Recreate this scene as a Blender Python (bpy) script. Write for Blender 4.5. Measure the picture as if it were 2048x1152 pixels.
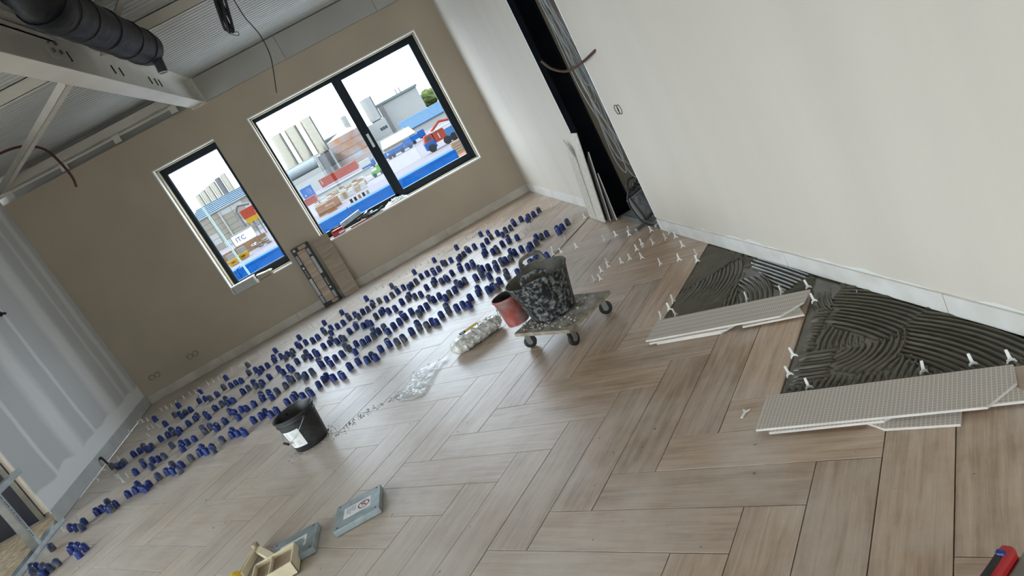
import bpy, bmesh, math, random
from mathutils import Vector, Matrix, noise
random.seed(7)
C = bpy.context.scene.collection
for o in list(bpy.data.objects): bpy.data.objects.remove(o)
SC = bpy.context.scene
# ------------------------------------------------------------------ camera
cam_d = bpy.data.cameras.new('camera'); cam = bpy.data.objects.new('camera', cam_d); C.objects.link(cam)
cam_d.sensor_width = 36.0; cam_d.lens = 1447.393/2048*36; cam_d.clip_end = 2000; cam_d.clip_start = 0.05
CP = Vector((0.213457, -2.374047, 1.579128))
RM = ((0.86312653,-0.20670775,-0.46074343),(-0.49789834,-0.1960008,-0.84479638),(0.08431987,0.95856956,-0.27209293))
rx, ry, rz = Vector(RM[0]), -Vector(RM[1]), -Vector(RM[2])
M4 = Matrix((rx, ry, rz)).transposed().to_4x4(); M4.translation = CP
cam.matrix_world = M4
SC.camera = cam
# ------------------------------------------------------------------ exposure and sky
SC.view_settings.view_transform = 'Standard'; SC.view_settings.look = 'None'
SC.view_settings.exposure = 0.36; SC.view_settings.gamma = 1.0; SC.view_settings.use_curve_mapping = False
w = bpy.data.worlds.new('sky'); SC.world = w; w.use_nodes = True
nt = w.node_tree; bg = nt.nodes['Background']
tc = nt.nodes.new('ShaderNodeTexCoord'); sp = nt.nodes.new('ShaderNodeSeparateXYZ')
rp = nt.nodes.new('ShaderNodeValToRGB'); nt.links.new(tc.outputs['Generated'], sp.inputs[0]); nt.links.new(sp.outputs['Z'], rp.inputs[0])
rp.color_ramp.elements[0].position = 0.0; rp.color_ramp.elements[0].color = (0.345,0.385,0.432,1)
rp.color_ramp.elements[1].position = 1.0; rp.color_ramp.elements[1].color = (0.86,0.92,1.0,1)
e_ = rp.color_ramp.elements.new(0.12); e_.color = (0.43,0.46,0.50,1)
nt.links.new(rp.outputs[0], bg.inputs[0]); bg.inputs[1].default_value = 14.0
sun_d = bpy.data.lights.new('sun','SUN'); sun_d.energy = 6.0; sun_d.angle = math.radians(2); sun_d.color = (1.0,0.84,0.66)
sun = bpy.data.objects.new('sun', sun_d); C.objects.link(sun); sun.rotation_euler = Vector((0.80,0.10,-0.59)).to_track_quat('-Z','Y').to_euler()
YB, XR, XL, ZC = 6.73, 1.82, -3.56, 3.04
def portal(name, loc, rot, sx, sy):
    l = bpy.data.lights.new(name, 'AREA'); l.shape = 'RECTANGLE'; l.size = sx; l.size_y = sy
    l.cycles.is_portal = True
    o = bpy.data.objects.new(name, l); C.objects.link(o); o.location = loc; o.rotation_euler = rot
H = math.pi/2
portal('sky_portal', (0.35, 7.1, 1.52), (-H,0,0), 2.3, 1.7)
portal('sky_portal', (-1.6, 7.1, 1.5), (-H,0,0), 0.8, 1.7)
portal('sky_portal', (-3.77, -1.65, 1.1), (0,-H,0), 2.0, 7.9)
portal('sky_portal', (-5.3, 3.4, 1.1), (0,-H,0), 2.0, 1.4)
portal('sky_portal', (-.85, -6.25, .75), (H,0,0), 4.9, 1.3)
portal('sky_portal', (4.35, 2.0, 1.75), (0,H,0), .7, .9)

# ------------------------------------------------------------------ materials
def mat(name, col, rough=0.6, metal=0.0, var=0.12, scale=6.0, bump=0.0, bscale=40.0, col2=None, lo=0.35, hi=0.65, spec=0.5, trans=0.0, alpha=1.0, coat=0.0, space='Object', stretch=(1,1,1), detail=4):
    m = bpy.data.materials.new(name); m.use_nodes = True
    N, L = m.node_tree.nodes, m.node_tree.links
    b = N['Principled BSDF']
    b.inputs['Roughness'].default_value = rough; b.inputs['Metallic'].default_value = metal
    b.inputs['Specular IOR Level'].default_value = spec
    b.inputs['Transmission Weight'].default_value = trans; b.inputs['Alpha'].default_value = alpha
    b.inputs['Coat Weight'].default_value = coat
    t = N.new('ShaderNodeTexCoord'); mp = N.new('ShaderNodeMapping'); mp.inputs['Scale'].default_value = stretch
    if space == 'World':
        g = N.new('ShaderNodeNewGeometry'); L.new(g.outputs['Position'], mp.inputs[0])
    else: L.new(t.outputs[space], mp.inputs[0])
    n = N.new('ShaderNodeTexNoise'); n.inputs['Scale'].default_value = scale; n.inputs['Detail'].default_value = detail
    L.new(mp.outputs[0], n.inputs['Vector'])
    r = N.new('ShaderNodeValToRGB'); r.color_ramp.elements[0].position = lo; r.color_ramp.elements[1].position = hi
    if col2 is None:
        c1 = [max(0,c*(1-var)) for c in col]; c2 = [min(1,c*(1+var)) for c in col]
    else: c1, c2 = col, col2
    r.color_ramp.elements[0].color = (*c1,1); r.color_ramp.elements[1].color = (*c2,1)
    L.new(n.outputs[0], r.inputs[0]); L.new(r.outputs[0], b.inputs['Base Color'])
    if bump > 0:
        n2 = N.new('ShaderNodeTexNoise'); n2.inputs['Scale'].default_value = bscale; n2.inputs['Detail'].default_value = 3
        L.new(mp.outputs[0], n2.inputs['Vector'])
        bp = N.new('ShaderNodeBump'); bp.inputs['Strength'].default_value = bump; bp.inputs['Distance'].default_value = 0.01
        L.new(n2.outputs[0], bp.inputs['Height']); L.new(bp.outputs[0], b.inputs['Normal'])
    return m
def glassmat(name, tint=(0.9,0.95,0.95), refl=0.08, rough=0.0):
    m = bpy.data.materials.new(name); m.use_nodes = True
    N, L = m.node_tree.nodes, m.node_tree.links
    for n in list(N): N.remove(n)
    o = N.new('ShaderNodeOutputMaterial'); mx = N.new('ShaderNodeMixShader'); tr = N.new('ShaderNodeBsdfTransparent'); gl = N.new('ShaderNodeBsdfGlossy')
    tr.inputs[0].default_value = (*tint,1); gl.inputs['Roughness'].default_value = rough
    fr = N.new('ShaderNodeFresnel'); fr.inputs[0].default_value = 1.35
    if refl is None: L.new(fr.outputs[0], mx.inputs[0])
    else: mx.inputs[0].default_value = refl
    L.new(tr.outputs[0], mx.inputs[1]); L.new(gl.outputs[0], mx.inputs[2]); L.new(mx.outputs[0], o.inputs[0])
    return m
def woodtile(name, c1, c2, c3, rough=0.42, dust=True):
    m = bpy.data.materials.new(name); m.use_nodes = True
    N, L = m.node_tree.nodes, m.node_tree.links; b = N['Principled BSDF']
    t = N.new('ShaderNodeTexCoord'); oi = N.new('ShaderNodeObjectInfo')
    ml = N.new('ShaderNodeMath'); ml.operation = 'MULTIPLY'; ml.inputs[1].default_value = 57.0; L.new(oi.outputs['Random'], ml.inputs[0])
    ad = N.new('ShaderNodeVectorMath'); ad.operation = 'ADD'; L.new(t.outputs['Object'], ad.inputs[0]); L.new(ml.outputs[0], ad.inputs[1])
    mp = N.new('ShaderNodeMapping'); mp.inputs['Scale'].default_value = (1.3,16,16); L.new(ad.outputs[0], mp.inputs[0])
    n = N.new('ShaderNodeTexNoise'); n.inputs['Scale'].default_value = 2.2; n.inputs['Detail'].default_value = 7; n.inputs['Distortion'].default_value = 0.7
    L.new(mp.outputs[0], n.inputs['Vector'])
    mp2 = N.new('ShaderNodeMapping'); mp2.inputs['Scale'].default_value = (5,140,140); L.new(ad.outputs[0], mp2.inputs[0])
    nf = N.new('ShaderNodeTexNoise'); nf.inputs['Scale'].default_value = 1.5; nf.inputs['Detail'].default_value = 4; L.new(mp2.outputs[0], nf.inputs['Vector'])
    mm = N.new('ShaderNodeMath'); mm.operation = 'MULTIPLY_ADD'; mm.inputs[1].default_value = 0.35; L.new(nf.outputs[0], mm.inputs[0])
    sb = N.new('ShaderNodeMath'); sb.operation = 'SUBTRACT'; sb.inputs[1].default_value = 0.175; L.new(n.outputs[0], sb.inputs[0]); L.new(sb.outputs[0], mm.inputs[2])
    r = N.new('ShaderNodeValToRGB'); e = r.color_ramp.elements
    e[0].position = 0.28; e[0].color = (*c1,1); e[1].position = 0.72; e[1].color = (*c3,1); k = e.new(0.5); k.color = (*c2,1)
    L.new(mm.outputs[0], r.inputs[0])
    hs = N.new('ShaderNodeHueSaturation'); L.new(r.outputs[0], hs.inputs['Color'])
    mr = N.new('ShaderNodeMapRange'); mr.inputs[3].default_value = 0.84; mr.inputs[4].default_value = 1.14; L.new(oi.outputs['Random'], mr.inputs[0]); L.new(mr.outputs[0], hs.inputs['Value'])
    out = hs.outputs[0]
    if dust:   # cement dust and scuffs; the leftward thickening also paints in brighter light
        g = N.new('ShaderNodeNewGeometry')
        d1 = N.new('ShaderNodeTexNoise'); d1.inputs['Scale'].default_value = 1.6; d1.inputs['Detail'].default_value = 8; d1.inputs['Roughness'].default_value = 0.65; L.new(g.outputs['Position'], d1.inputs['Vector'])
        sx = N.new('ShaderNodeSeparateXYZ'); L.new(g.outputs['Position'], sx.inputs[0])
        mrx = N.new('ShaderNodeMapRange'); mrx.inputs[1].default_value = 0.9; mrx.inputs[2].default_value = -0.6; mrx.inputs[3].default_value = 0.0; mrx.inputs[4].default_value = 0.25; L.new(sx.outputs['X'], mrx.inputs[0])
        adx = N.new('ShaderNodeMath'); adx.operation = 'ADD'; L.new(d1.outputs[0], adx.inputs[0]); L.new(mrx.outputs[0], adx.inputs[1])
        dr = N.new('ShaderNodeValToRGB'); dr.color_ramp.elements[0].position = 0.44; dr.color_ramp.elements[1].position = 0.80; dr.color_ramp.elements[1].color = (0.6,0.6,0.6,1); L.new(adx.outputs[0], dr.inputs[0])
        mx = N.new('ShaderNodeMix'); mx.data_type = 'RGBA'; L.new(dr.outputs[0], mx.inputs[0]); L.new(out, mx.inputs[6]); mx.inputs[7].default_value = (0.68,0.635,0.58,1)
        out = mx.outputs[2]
        d2 = N.new('ShaderNodeTexNoise'); d2.inputs['Scale'].default_value = 24; d2.inputs['Detail'].default_value = 2; L.new(g.outputs['Position'], d2.inputs['Vector'])
        dk = N.new('ShaderNodeValToRGB'); dk.color_ramp.elements[0].position = 0.735; dk.color_ramp.elements[1].position = 0.76; L.new(d2.outputs[0], dk.inputs[0])
        mx2 = N.new('ShaderNodeMix'); mx2.data_type = 'RGBA'; L.new(dk.outputs[0], mx2.inputs[0]); L.new(out, mx2.inputs[6]); mx2.inputs[7].default_value = (0.10,0.10,0.09,1)
        out = mx2.outputs[2]
    L.new(out, b.inputs['Base Color']); b.inputs['Roughness'].default_value = rough; b.inputs['Specular IOR Level'].default_value = 0.95 if dust else 0.5
    bp = N.new('ShaderNodeBump'); bp.inputs['Strength'].default_value = 0.12; bp.inputs['Distance'].default_value = 0.004; L.new(mm.outputs[0], bp.inputs['Height']); L.new(bp.outputs[0], b.inputs['Normal'])
    return m

MT = {}
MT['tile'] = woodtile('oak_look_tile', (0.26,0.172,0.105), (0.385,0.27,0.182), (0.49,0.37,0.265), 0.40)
MT['tile_clean'] = woodtile('oak_look_tile_clean', (0.26,0.185,0.12), (0.36,0.265,0.18), (0.45,0.345,0.24), 0.45, False)
MT['tile_pale'] = woodtile('pale_tile_face', (0.42,0.37,0.31), (0.55,0.50,0.43), (0.62,0.57,0.50), 0.5, False)
MT['tile_body'] = mat('tile_body', (0.62,0.58,0.53), 0.7)
MT['grout_and_shade'] = mat('adhesive_bed_and_shade', (0.09,0.085,0.075), 0.9, var=0.3, scale=30, bump=0.3)  # floor bed; also painted on two leaning tiles as shade
MT['plaster_r'] = mat('pale_plaster', (0.655,0.60,0.525), 0.75, var=0.03, scale=1.2, space='World', stretch=(0.3,2.2,0.25), bump=0.05, bscale=60)
MT['plaster_b'] = mat('beige_plaster', (0.445,0.375,0.285), 0.8, var=0.05, scale=1.5, space='World', bump=0.05, bscale=60)
MT['bead'] = mat('white_corner_bead', (0.8,0.8,0.79), 0.5, var=0.03)
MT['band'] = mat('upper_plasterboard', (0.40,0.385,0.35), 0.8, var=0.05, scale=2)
MT['skirt_w'] = mat('grouted_skirting', (0.66,0.635,0.59), 0.6, scale=7, col2=(0.76,0.745,0.71), space='World')
MT['skirt_b'] = mat('beige_skirting', (0.48,0.43,0.36), 0.6, scale=5, col2=(0.60,0.55,0.47), space='World')
MT['skirt_g'] = mat('grey_skirting_board', (0.46,0.47,0.47), 0.6, var=0.05)
MT['filler'] = mat('skirting_filler', (0.72,0.71,0.67), 0.8, var=0.04)
MT['steel_w'] = mat('painted_white_steel', (0.62,0.59,0.52), 0.35, var=0.05, scale=3)
MT['steel_c'] = mat('cream_cold_formed_steel', (0.52,0.48,0.41), 0.4, var=0.06, scale=3)
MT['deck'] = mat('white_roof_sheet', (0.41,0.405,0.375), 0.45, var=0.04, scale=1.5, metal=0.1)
MT['galv'] = mat('galvanised_steel', (0.50,0.54,0.55), 0.38, metal=0.75, var=0.14, scale=14)
MT['galv_d'] = mat('galvanised_lid', (0.34,0.40,0.41), 0.42, metal=0.5, var=0.18, scale=18)
MT['anth'] = mat('anthracite_frame', (0.010,0.017,0.024), 0.45, var=0.1, spec=0.2)
MT['black_col'] = mat('black_painted_steel', (0.007,0.008,0.009), 0.8, var=0.2, scale=4, spec=0.0)
MT['black'] = mat('black_plastic', (0.012,0.013,0.015), 0.38, var=0.3, scale=9)
MT['black_dusty'] = mat('dusty_black_plastic', (0.016,0.017,0.019), 0.5, col2=(0.09,0.09,0.09), lo=0.5, hi=0.85, scale=9, detail=8)
MT['rubber'] = mat('black_rubber', (0.014,0.014,0.014), 0.6, var=0.3)
MT['duct'] = mat('black_duct_foil', (0.005,0.006,0.008), 0.5, spec=0.18, col2=(0.026,0.024,0.021), lo=0.45, hi=0.85, scale=7, bump=0.7, bscale=14, detail=8)
MT['white_p'] = mat('white_plastic', (0.82,0.82,0.80), 0.4, var=0.03)
MT['cap_blue'] = mat('blue_cap_plastic', (0.010,0.030,0.185), 0.35, var=0.35, scale=30)
MT['cap_dirty'] = mat('mortar_smeared_blue_cap', (0.012,0.035,0.15), 0.6, col2=(0.13,0.13,0.115), lo=0.38, hi=0.58, scale=26, space='Object')
MT['mortar'] = mat('wet_grey_mortar', (0.098,0.089,0.066), 0.24, var=0.12, scale=12, bump=0.04, bscale=60, spec=0.7)
MT['mortar_dry'] = mat('dry_mortar', (0.26,0.25,0.22), 0.9, col2=(0.42,0.41,0.37), scale=22, bump=0.8, bscale=50)
MT['ply'] = mat('mortar_caked_plywood', (0.17,0.15,0.12), 0.85, col2=(0.38,0.36,0.32), scale=13, bump=0.8, bscale=40, detail=8)
MT['ply_edge'] = mat('plywood_edge', (0.20,0.16,0.115), 0.85, col2=(0.36,0.31,0.24), scale=18)
MT['tub'] = mat('mortar_smeared_black_rubber', (0.014,0.016,0.018), 0.55, spec=0.3, col2=(0.30,0.31,0.295), lo=0.47, hi=0.74, scale=42, bump=0.5, bscale=30, detail=10)
MT['tub_in'] = mat('mortar_coated_tub_inside', (0.055,0.050,0.036), 0.55, col2=(0.15,0.14,0.11), scale=8, bump=0.5, detail=8)
MT['red_b'] = mat('dusty_red_plastic', (0.36,0.075,0.06), 0.6, col2=(0.33,0.24,0.22), lo=0.42, hi=0.66, scale=12, detail=8)
MT['red'] = mat('red_plastic', (0.45,0.02,0.025), 0.4, var=0.12)
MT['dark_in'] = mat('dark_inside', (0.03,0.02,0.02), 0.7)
MT['film'] = glassmat('clear_film', (0.93,0.95,0.95), 0.16, 0.12)
MT['bag'] = mat('translucent_bag', (0.50,0.49,0.45), 0.25, col2=(0.84,0.83,0.78), lo=0.4, hi=0.6, scale=34, bump=1.0, bscale=45, coat=0.6)
MT['yellow'] = mat('yellow_plastic', (0.80,0.50,0.02), 0.4, var=0.05)
MT['cream'] = mat('cream_plastic', (0.66,0.58,0.40), 0.5, var=0.08, scale=14, bump=0.2)
MT['tan'] = mat('tan_board', (0.38,0.28,0.20), 0.7, var=0.15, scale=16)
MT['paper'] = mat('white_paper', (0.80,0.80,0.79), 0.6, var=0.03)
MT['ink'] = mat('grey_print', (0.33,0.33,0.34), 0.6)
MT['ink_d'] = mat('dark_print', (0.03,0.035,0.06), 0.6)
MT['ink_r'] = mat('red_print', (0.30,0.035,0.04), 0.6)
MT['card'] = mat('brown_cardboard', (0.40,0.29,0.19), 0.75, var=0.08, scale=8)
MT['card_k'] = mat('black_printed_cardboard', (0.022,0.022,0.024), 0.55, var=0.2)
MT['label_g'] = mat('grey_white_label', (0.50,0.49,0.46), 0.6, var=0.05)
MT['copper'] = mat('brown_conduit', (0.075,0.035,0.024), 0.4, var=0.2)
MT['hose'] = mat('dark_red_hose', (0.070,0.012,0.014), 0.35, var=0.2)
MT['cable_g'] = mat('grey_cable', (0.27,0.28,0.28), 0.45, var=0.05)
MT['cable_k'] = mat('black_cable', (0.012,0.012,0.013), 0.5)
MT['zinc'] = mat('zinc_box', (0.22,0.22,0.20), 0.4, metal=0.5, var=0.15)
MT['lampglass'] = mat('dirty_lamp_glass', (0.13,0.14,0.15), 0.15, col2=(0.30,0.31,0.31), scale=20, coat=0.5)
MT['sand'] = mat('rough_sandy_screed', (0.26,0.20,0.13), 0.95, col2=(0.44,0.36,0.25), scale=14, bump=1.0, bscale=25, detail=8)
MT['screed'] = mat('grey_screed', (0.20,0.20,0.19), 0.85, col2=(0.30,0.30,0.285), scale=7, bump=0.2)
MT['cream_w'] = mat('cream_sheathing_board', (0.76,0.69,0.60), 0.7, var=0.04)
MT['navy'] = mat('navy_door_panel', (0.012,0.018,0.035), 0.35)
MT['glass'] = glassmat('window_glass', (0.93,0.95,0.94), 0.03)
MT['glass_t'] = glassmat('solar_control_glass', (0.84,0.88,0.90), 0.015)
MT['reveal'] = mat('raw_reveal', (0.42,0.36,0.24), 0.7, var=0.1, scale=6)
# grey plasterboard with joint compound: pale vertical stripes over studs and a pale band above the skirting
def boardmat():
    m = bpy.data.materials.new('grey_plasterboard_with_filled_joints'); m.use_nodes = True
    N, L = m.node_tree.nodes, m.node_tree.links; b = N['Principled BSDF']; b.inputs['Roughness'].default_value = 0.7
    g = N.new('ShaderNodeNewGeometry'); s = N.new('ShaderNodeSeparateXYZ'); L.new(g.outputs['Position'], s.inputs[0])
    n = N.new('ShaderNodeTexNoise'); n.inputs['Scale'].default_value = 3.0; n.inputs['Detail'].default_value = 4
    mp = N.new('ShaderNodeMapping'); mp.inputs['Scale'].default_value = (1,1.5,0.6); L.new(g.outputs['Position'], mp.inputs[0]); L.new(mp.outputs[0], n.inputs['Vector'])
    acc = None
    for y0, hw, amp in ((6.55,0.06,0.7),(6.28,0.035,0.55),(5.86,0.13,0.75),(5.28,0.03,0.8),(4.84,0.14,0.85),(4.32,0.032,0.9)):
        a = N.new('ShaderNodeMath'); a.operation = 'SUBTRACT'; a.inputs[1].default_value = y0; L.new(s.outputs['Y'], a.inputs[0])
        j = N.new('ShaderNodeMath'); j.operation = 'MULTIPLY_ADD'; j.inputs[1].default_value = 0.10; L.new(n.outputs[0], j.inputs[0]); L.new(a.outputs[0], j.inputs[2])
        k = N.new('ShaderNodeMath'); k.operation = 'SUBTRACT'; k.inputs[1].default_value = 0.05; L.new(j.outputs[0], k.inputs[0])
        ab = N.new('ShaderNodeMath'); ab.operation = 'ABSOLUTE'; L.new(k.outputs[0], ab.inputs[0])
        mr = N.new('ShaderNodeMapRange'); mr.inputs[1].default_value = hw*0.55; mr.inputs[2].default_value = hw*1.45; mr.inputs[3].default_value = amp; mr.inputs[4].default_value = 0; L.new(ab.outputs[0], mr.inputs[0])
        if acc is None: acc = mr.outputs[0]
        else:
            mxx = N.new('ShaderNodeMath'); mxx.operation = 'MAXIMUM'; L.new(acc, mxx.inputs[0]); L.new(mr.outputs[0], mxx.inputs[1]); acc = mxx.outputs[0]
    n3 = N.new('ShaderNodeTexNoise'); n3.inputs['Scale'].default_value = 1.7; n3.inputs['Detail'].default_value = 1; n3.noise_dimensions = '1D'; L.new(s.outputs['Y'], n3.inputs['W'])
    zz = N.new('ShaderNodeMath'); zz.operation = 'MULTIPLY_ADD'; zz.inputs[1].default_value = -0.16; L.new(n3.outputs[0], zz.inputs[0]); L.new(s.outputs['Z'], zz.inputs[2])
    mz = N.new('ShaderNodeMapRange'); mz.inputs[1].default_value = 0.20; mz.inputs[2].default_value = 0.225; mz.inputs[3].default_value = 0.9; mz.inputs[4].default_value = 0; L.new(zz.outputs[0], mz.inputs[0])
    mxx = N.new('ShaderNodeMath'); mxx.operation = 'MAXIMUM'; L.new(acc, mxx.inputs[0]); L.new(mz.outputs[0], mxx.inputs[1])
    mx = N.new('ShaderNodeMix'); mx.data_type = 'RGBA'; L.new(mxx.outputs[0], mx.inputs[0]); mx.inputs[6].default_value = (0.58,0.595,0.60,1); mx.inputs[7].default_value = (0.82,0.825,0.825,1)
    L.new(mx.outputs[2], b.inputs['Base Color']); return m
MT['board'] = boardmat()
# ribbed underside of a ceramic tile: pale raised grid
def backmat(name, sx, sy):
    m = bpy.data.materials.new(name); m.use_nodes = True
    N, L = m.node_tree.nodes, m.node_tree.links; b = N['Principled BSDF']; b.inputs['Roughness'].default_value = 0.8
    t = N.new('ShaderNodeTexCoord'); s = N.new('ShaderNodeSeparateXYZ'); L.new(t.outputs['Object'], s.inputs[0])
    def line(sock, per, wd):
        a = N.new('ShaderNodeMath'); a.operation = 'DIVIDE'; a.inputs[1].default_value = per; L.new(sock, a.inputs[0])
        f = N.new('ShaderNodeMath'); f.operation = 'FRACT'; L.new(a.outputs[0], f.inputs[0])
        q = N.new('ShaderNodeMath'); q.operation = 'LESS_THAN'; q.inputs[1].default_value = wd; L.new(f.outputs[0], q.inputs[0]); return q.outputs[0]
    a = line(s.outputs['X'], sx, 0.24); c = line(s.outputs['Y'], sy, 0.16)
    mxm = N.new('ShaderNodeMath'); mxm.operation = 'MAXIMUM'; L.new(a, mxm.inputs[0]); L.new(c, mxm.inputs[1])
    mx = N.new('ShaderNodeMix'); mx.data_type = 'RGBA'; L.new(mxm.outputs[0], mx.inputs[0]); mx.inputs[6].default_value = (0.43,0.38,0.335,1); mx.inputs[7].default_value = (0.60,0.56,0.51,1)
    L.new(mx.outputs[2], b.inputs['Base Color'])
    bp = N.new('ShaderNodeBump'); bp.inputs['Strength'].default_value = 0.5; bp.inputs['Distance'].default_value = 0.002; L.new(mxm.outputs[0], bp.inputs['Height']); L.new(bp.outputs[0], b.inputs['Normal'])
    return m
MT['back1'] = backmat('ribbed_tile_back', 0.011, 0.04)
MT['back2'] = backmat('gridded_tile_back', 0.0135, 0.0135)

# ------------------------------------------------------------------ mesh helpers
class MB:
    def __init__(s): s.v = []; s.f = []; s.m = []
    def add(s, vs, fs, mi=0):
        n = len(s.v); s.v += [tuple(v) for v in vs]; s.f += [tuple(i+n for i in f) for f in fs]; s.m += [mi]*len(fs); return s
    def box(s, lo, hi, mi=0, X=None):
        x0,y0,z0 = lo; x1,y1,z1 = hi
        vs = [Vector(p) for p in ((x0,y0,z0),(x1,y0,z0),(x1,y1,z0),(x0,y1,z0),(x0,y0,z1),(x1,y0,z1),(x1,y1,z1),(x0,y1,z1))]
        if X is not None: vs = [X @ v for v in vs]
        return s.add(vs, [(0,3,2,1),(4,5,6,7),(0,1,5,4),(1,2,6,5),(2,3,7,6),(3,0,4,7)], mi)
    def prism(s, poly, z0, z1, mi=0, X=None, top=None):   # poly: CCW xy
        n = len(poly); vs = [Vector((p[0],p[1],z0)) for p in poly] + [Vector((p[0],p[1],z1)) for p in (top or poly)]
        if X is not None: vs = [X @ v for v in vs]
        fs = [tuple(reversed(range(n))), tuple(range(n,2*n))] + [(i,(i+1)%n,n+(i+1)%n,n+i) for i in range(n)]
        return s.add(vs, fs, mi)
    def lathe(s, prof, n=24, c=(0,0,0), mi=0, X=None, mod=None, cap0=False, cap1=False):
        vs = []
        for r, z in prof:
            for k in range(n):
                a = 2*math.pi*k/n; rr = r*(mod(k,r,z) if mod else 1)
                vs.append(Vector((c[0]+rr*math.cos(a), c[1]+rr*math.sin(a), c[2]+z)))
        if X is not None: vs = [X @ v for v in vs]
        fs = []
        for i in range(len(prof)-1):
            for k in range(n): fs.append((i*n+k, i*n+(k+1)%n, (i+1)*n+(k+1)%n, (i+1)*n+k))
        if cap0: fs.append(tuple(reversed(range(n))))
        if cap1: fs.append(tuple(range((len(prof)-1)*n, len(prof)*n)))
        return s.add(vs, fs, mi)
    def tube(s, pts, r, n=8, mi=0, caps=True):
        P = [Vector(p) for p in pts]; rr = r if isinstance(r,(list,tuple)) else [r]*len(P)
        vs = []; up = None
        for i, p in enumerate(P):
            d = (P[min(i+1,len(P)-1)]-P[max(i-1,0)]).normalized()
            if up is None: up = d.orthogonal().normalized()
            up = (up - d*up.dot(d)); up = up.normalized() if up.length > 1e-6 else d.orthogonal().normalized()
            sd = d.cross(up)
            for k in range(n):
                a = 2*math.pi*k/n; vs.append(p + (up*math.cos(a)+sd*math.sin(a))*rr[i])
        fs = [(i*n+k, i*n+(k+1)%n, (i+1)*n+(k+1)%n, (i+1)*n+k) for i in range(len(P)-1) for k in range(n)]
        if caps: fs += [tuple(reversed(range(n))), tuple(range((len(P)-1)*n, len(P)*n))]
        return s.add(vs, fs, mi)
    def mesh(s, name, mats, smooth=None):
        me = bpy.data.meshes.new(name); me.from_pydata(s.v, [], s.f)
        for m in (mats if isinstance(mats,(list,tuple)) else [mats]): me.materials.append(MT[m] if isinstance(m,str) else m)
        if any(s.m): me.polygons.foreach_set('material_index', s.m)
        if smooth is not None:
            me.polygons.foreach_set('use_smooth', [True]*len(me.polygons)); me.set_sharp_from_angle(angle=math.radians(smooth))
        me.update(); return me
    def build(s, name, mats, parent=None, smooth=None, bevel=0.0, loc=None, rot=None):
        o = bpy.data.objects.new(name, s.mesh(name, mats, smooth)); C.objects.link(o)
        if parent: o.parent = parent
        if loc: o.location = loc
        if rot: o.rotation_euler = rot
        if bevel > 0:
            b = o.modifiers.new('bevel','BEVEL'); b.width = bevel; b.segments = 2; b.limit_method = 'ANGLE'; b.angle_limit = 0.6
        return o
def tag(o, label, cat, group=None):
    o['label'] = label; o['category'] = cat
    if group: o['group'] = group
    return o
def thing(name, label, cat, loc=(0,0,0), rz=0.0, group=None):
    o = bpy.data.objects.new(name, None); C.objects.link(o); o.location = loc; o.rotation_euler = (0,0,rz)
    o.empty_display_size = 0.1
    return tag(o, label, cat, group)
def struct(o): o['kind'] = 'structure'; return o
def stuff(o): o['kind'] = 'stuff'; return o
def sempty(name):
    o = bpy.data.objects.new(name, None); C.objects.link(o); o.empty_display_size = 0.1; return struct(o)
def spline(pts, n=8):
    P = [Vector(p) for p in pts]; out = []
    for i in range(len(P)-1):
        p0, p1, p2, p3 = P[max(i-1,0)], P[i], P[i+1], P[min(i+2,len(P)-1)]
        for k in range(n):
            t = k/n; out.append(0.5*((2*p1)+(p2-p0)*t+(2*p0-5*p1+4*p2-p3)*t*t+(3*p1-p0-3*p2+p3)*t**3))
    out.append(P[-1]); return out
def box1(name, lo, hi, m, parent=None, bevel=0.0):
    c = [(a+b)/2 for a,b in zip(lo,hi)]
    return MB().box([a-k for a,k in zip(lo,c)],[b-k for b,k in zip(hi,c)]).build(name, m, parent, bevel=bevel, loc=c)
def clip(poly, a, b, c):   # keep a*x+b*y<=c
    out = []
    for i in range(len(poly)):
        p, q = poly[i], poly[(i+1)%len(poly)]; dp, dq = a*p[0]+b*p[1]-c, a*q[0]+b*q[1]-c
        if dp <= 0: out.append(p)
        if dp*dq < 0:
            t = dp/(dp-dq); out.append((p[0]+t*(q[0]-p[0]), p[1]+t*(q[1]-p[1])))
    return out
def project(p):
    d = Vector(p)-CP; z = d.dot(Vector(RM[2]))
    if z < 0.1: return None
    return (1024+1447.393*d.dot(Vector(RM[0]))/z, 576+1447.393*d.dot(Vector(RM[1]))/z)
def film_s():
    m = mat('crumpled_clear_film',(0.80,0.83,0.83),0.22,var=0.06,scale=30,bump=0.6,bscale=60,coat=0.5)
    N, L = m.node_tree.nodes, m.node_tree.links
    o = [n for n in N if n.type=='OUTPUT_MATERIAL'][0]; b = N['Principled BSDF']
    mx = N.new('ShaderNodeMixShader'); tr = N.new('ShaderNodeBsdfTransparent'); tr.inputs[0].default_value=(0.95,0.97,0.97,1)
    t = N.new('ShaderNodeTexCoord'); n = N.new('ShaderNodeTexNoise'); n.inputs['Scale'].default_value=22; n.inputs['Detail'].default_value=5
    L.new(t.outputs['Object'], n.inputs['Vector']); r = N.new('ShaderNodeMapRange'); r.inputs[1].default_value=0.38; r.inputs[2].default_value=0.68; r.inputs[3].default_value=0.10; r.inputs[4].default_value=0.70
    L.new(n.outputs[0], r.inputs[0]); L.new(r.outputs[0], mx.inputs[0]); L.new(tr.outputs[0], mx.inputs[1]); L.new(b.outputs[0], mx.inputs[2]); L.new(mx.outputs[0], o.inputs[0]); return m
MT['film_s']=film_s()
MT['pale_blue']=mat('pale_blue_plastic',(0.45,0.70,0.74),0.4,var=0.05)
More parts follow.
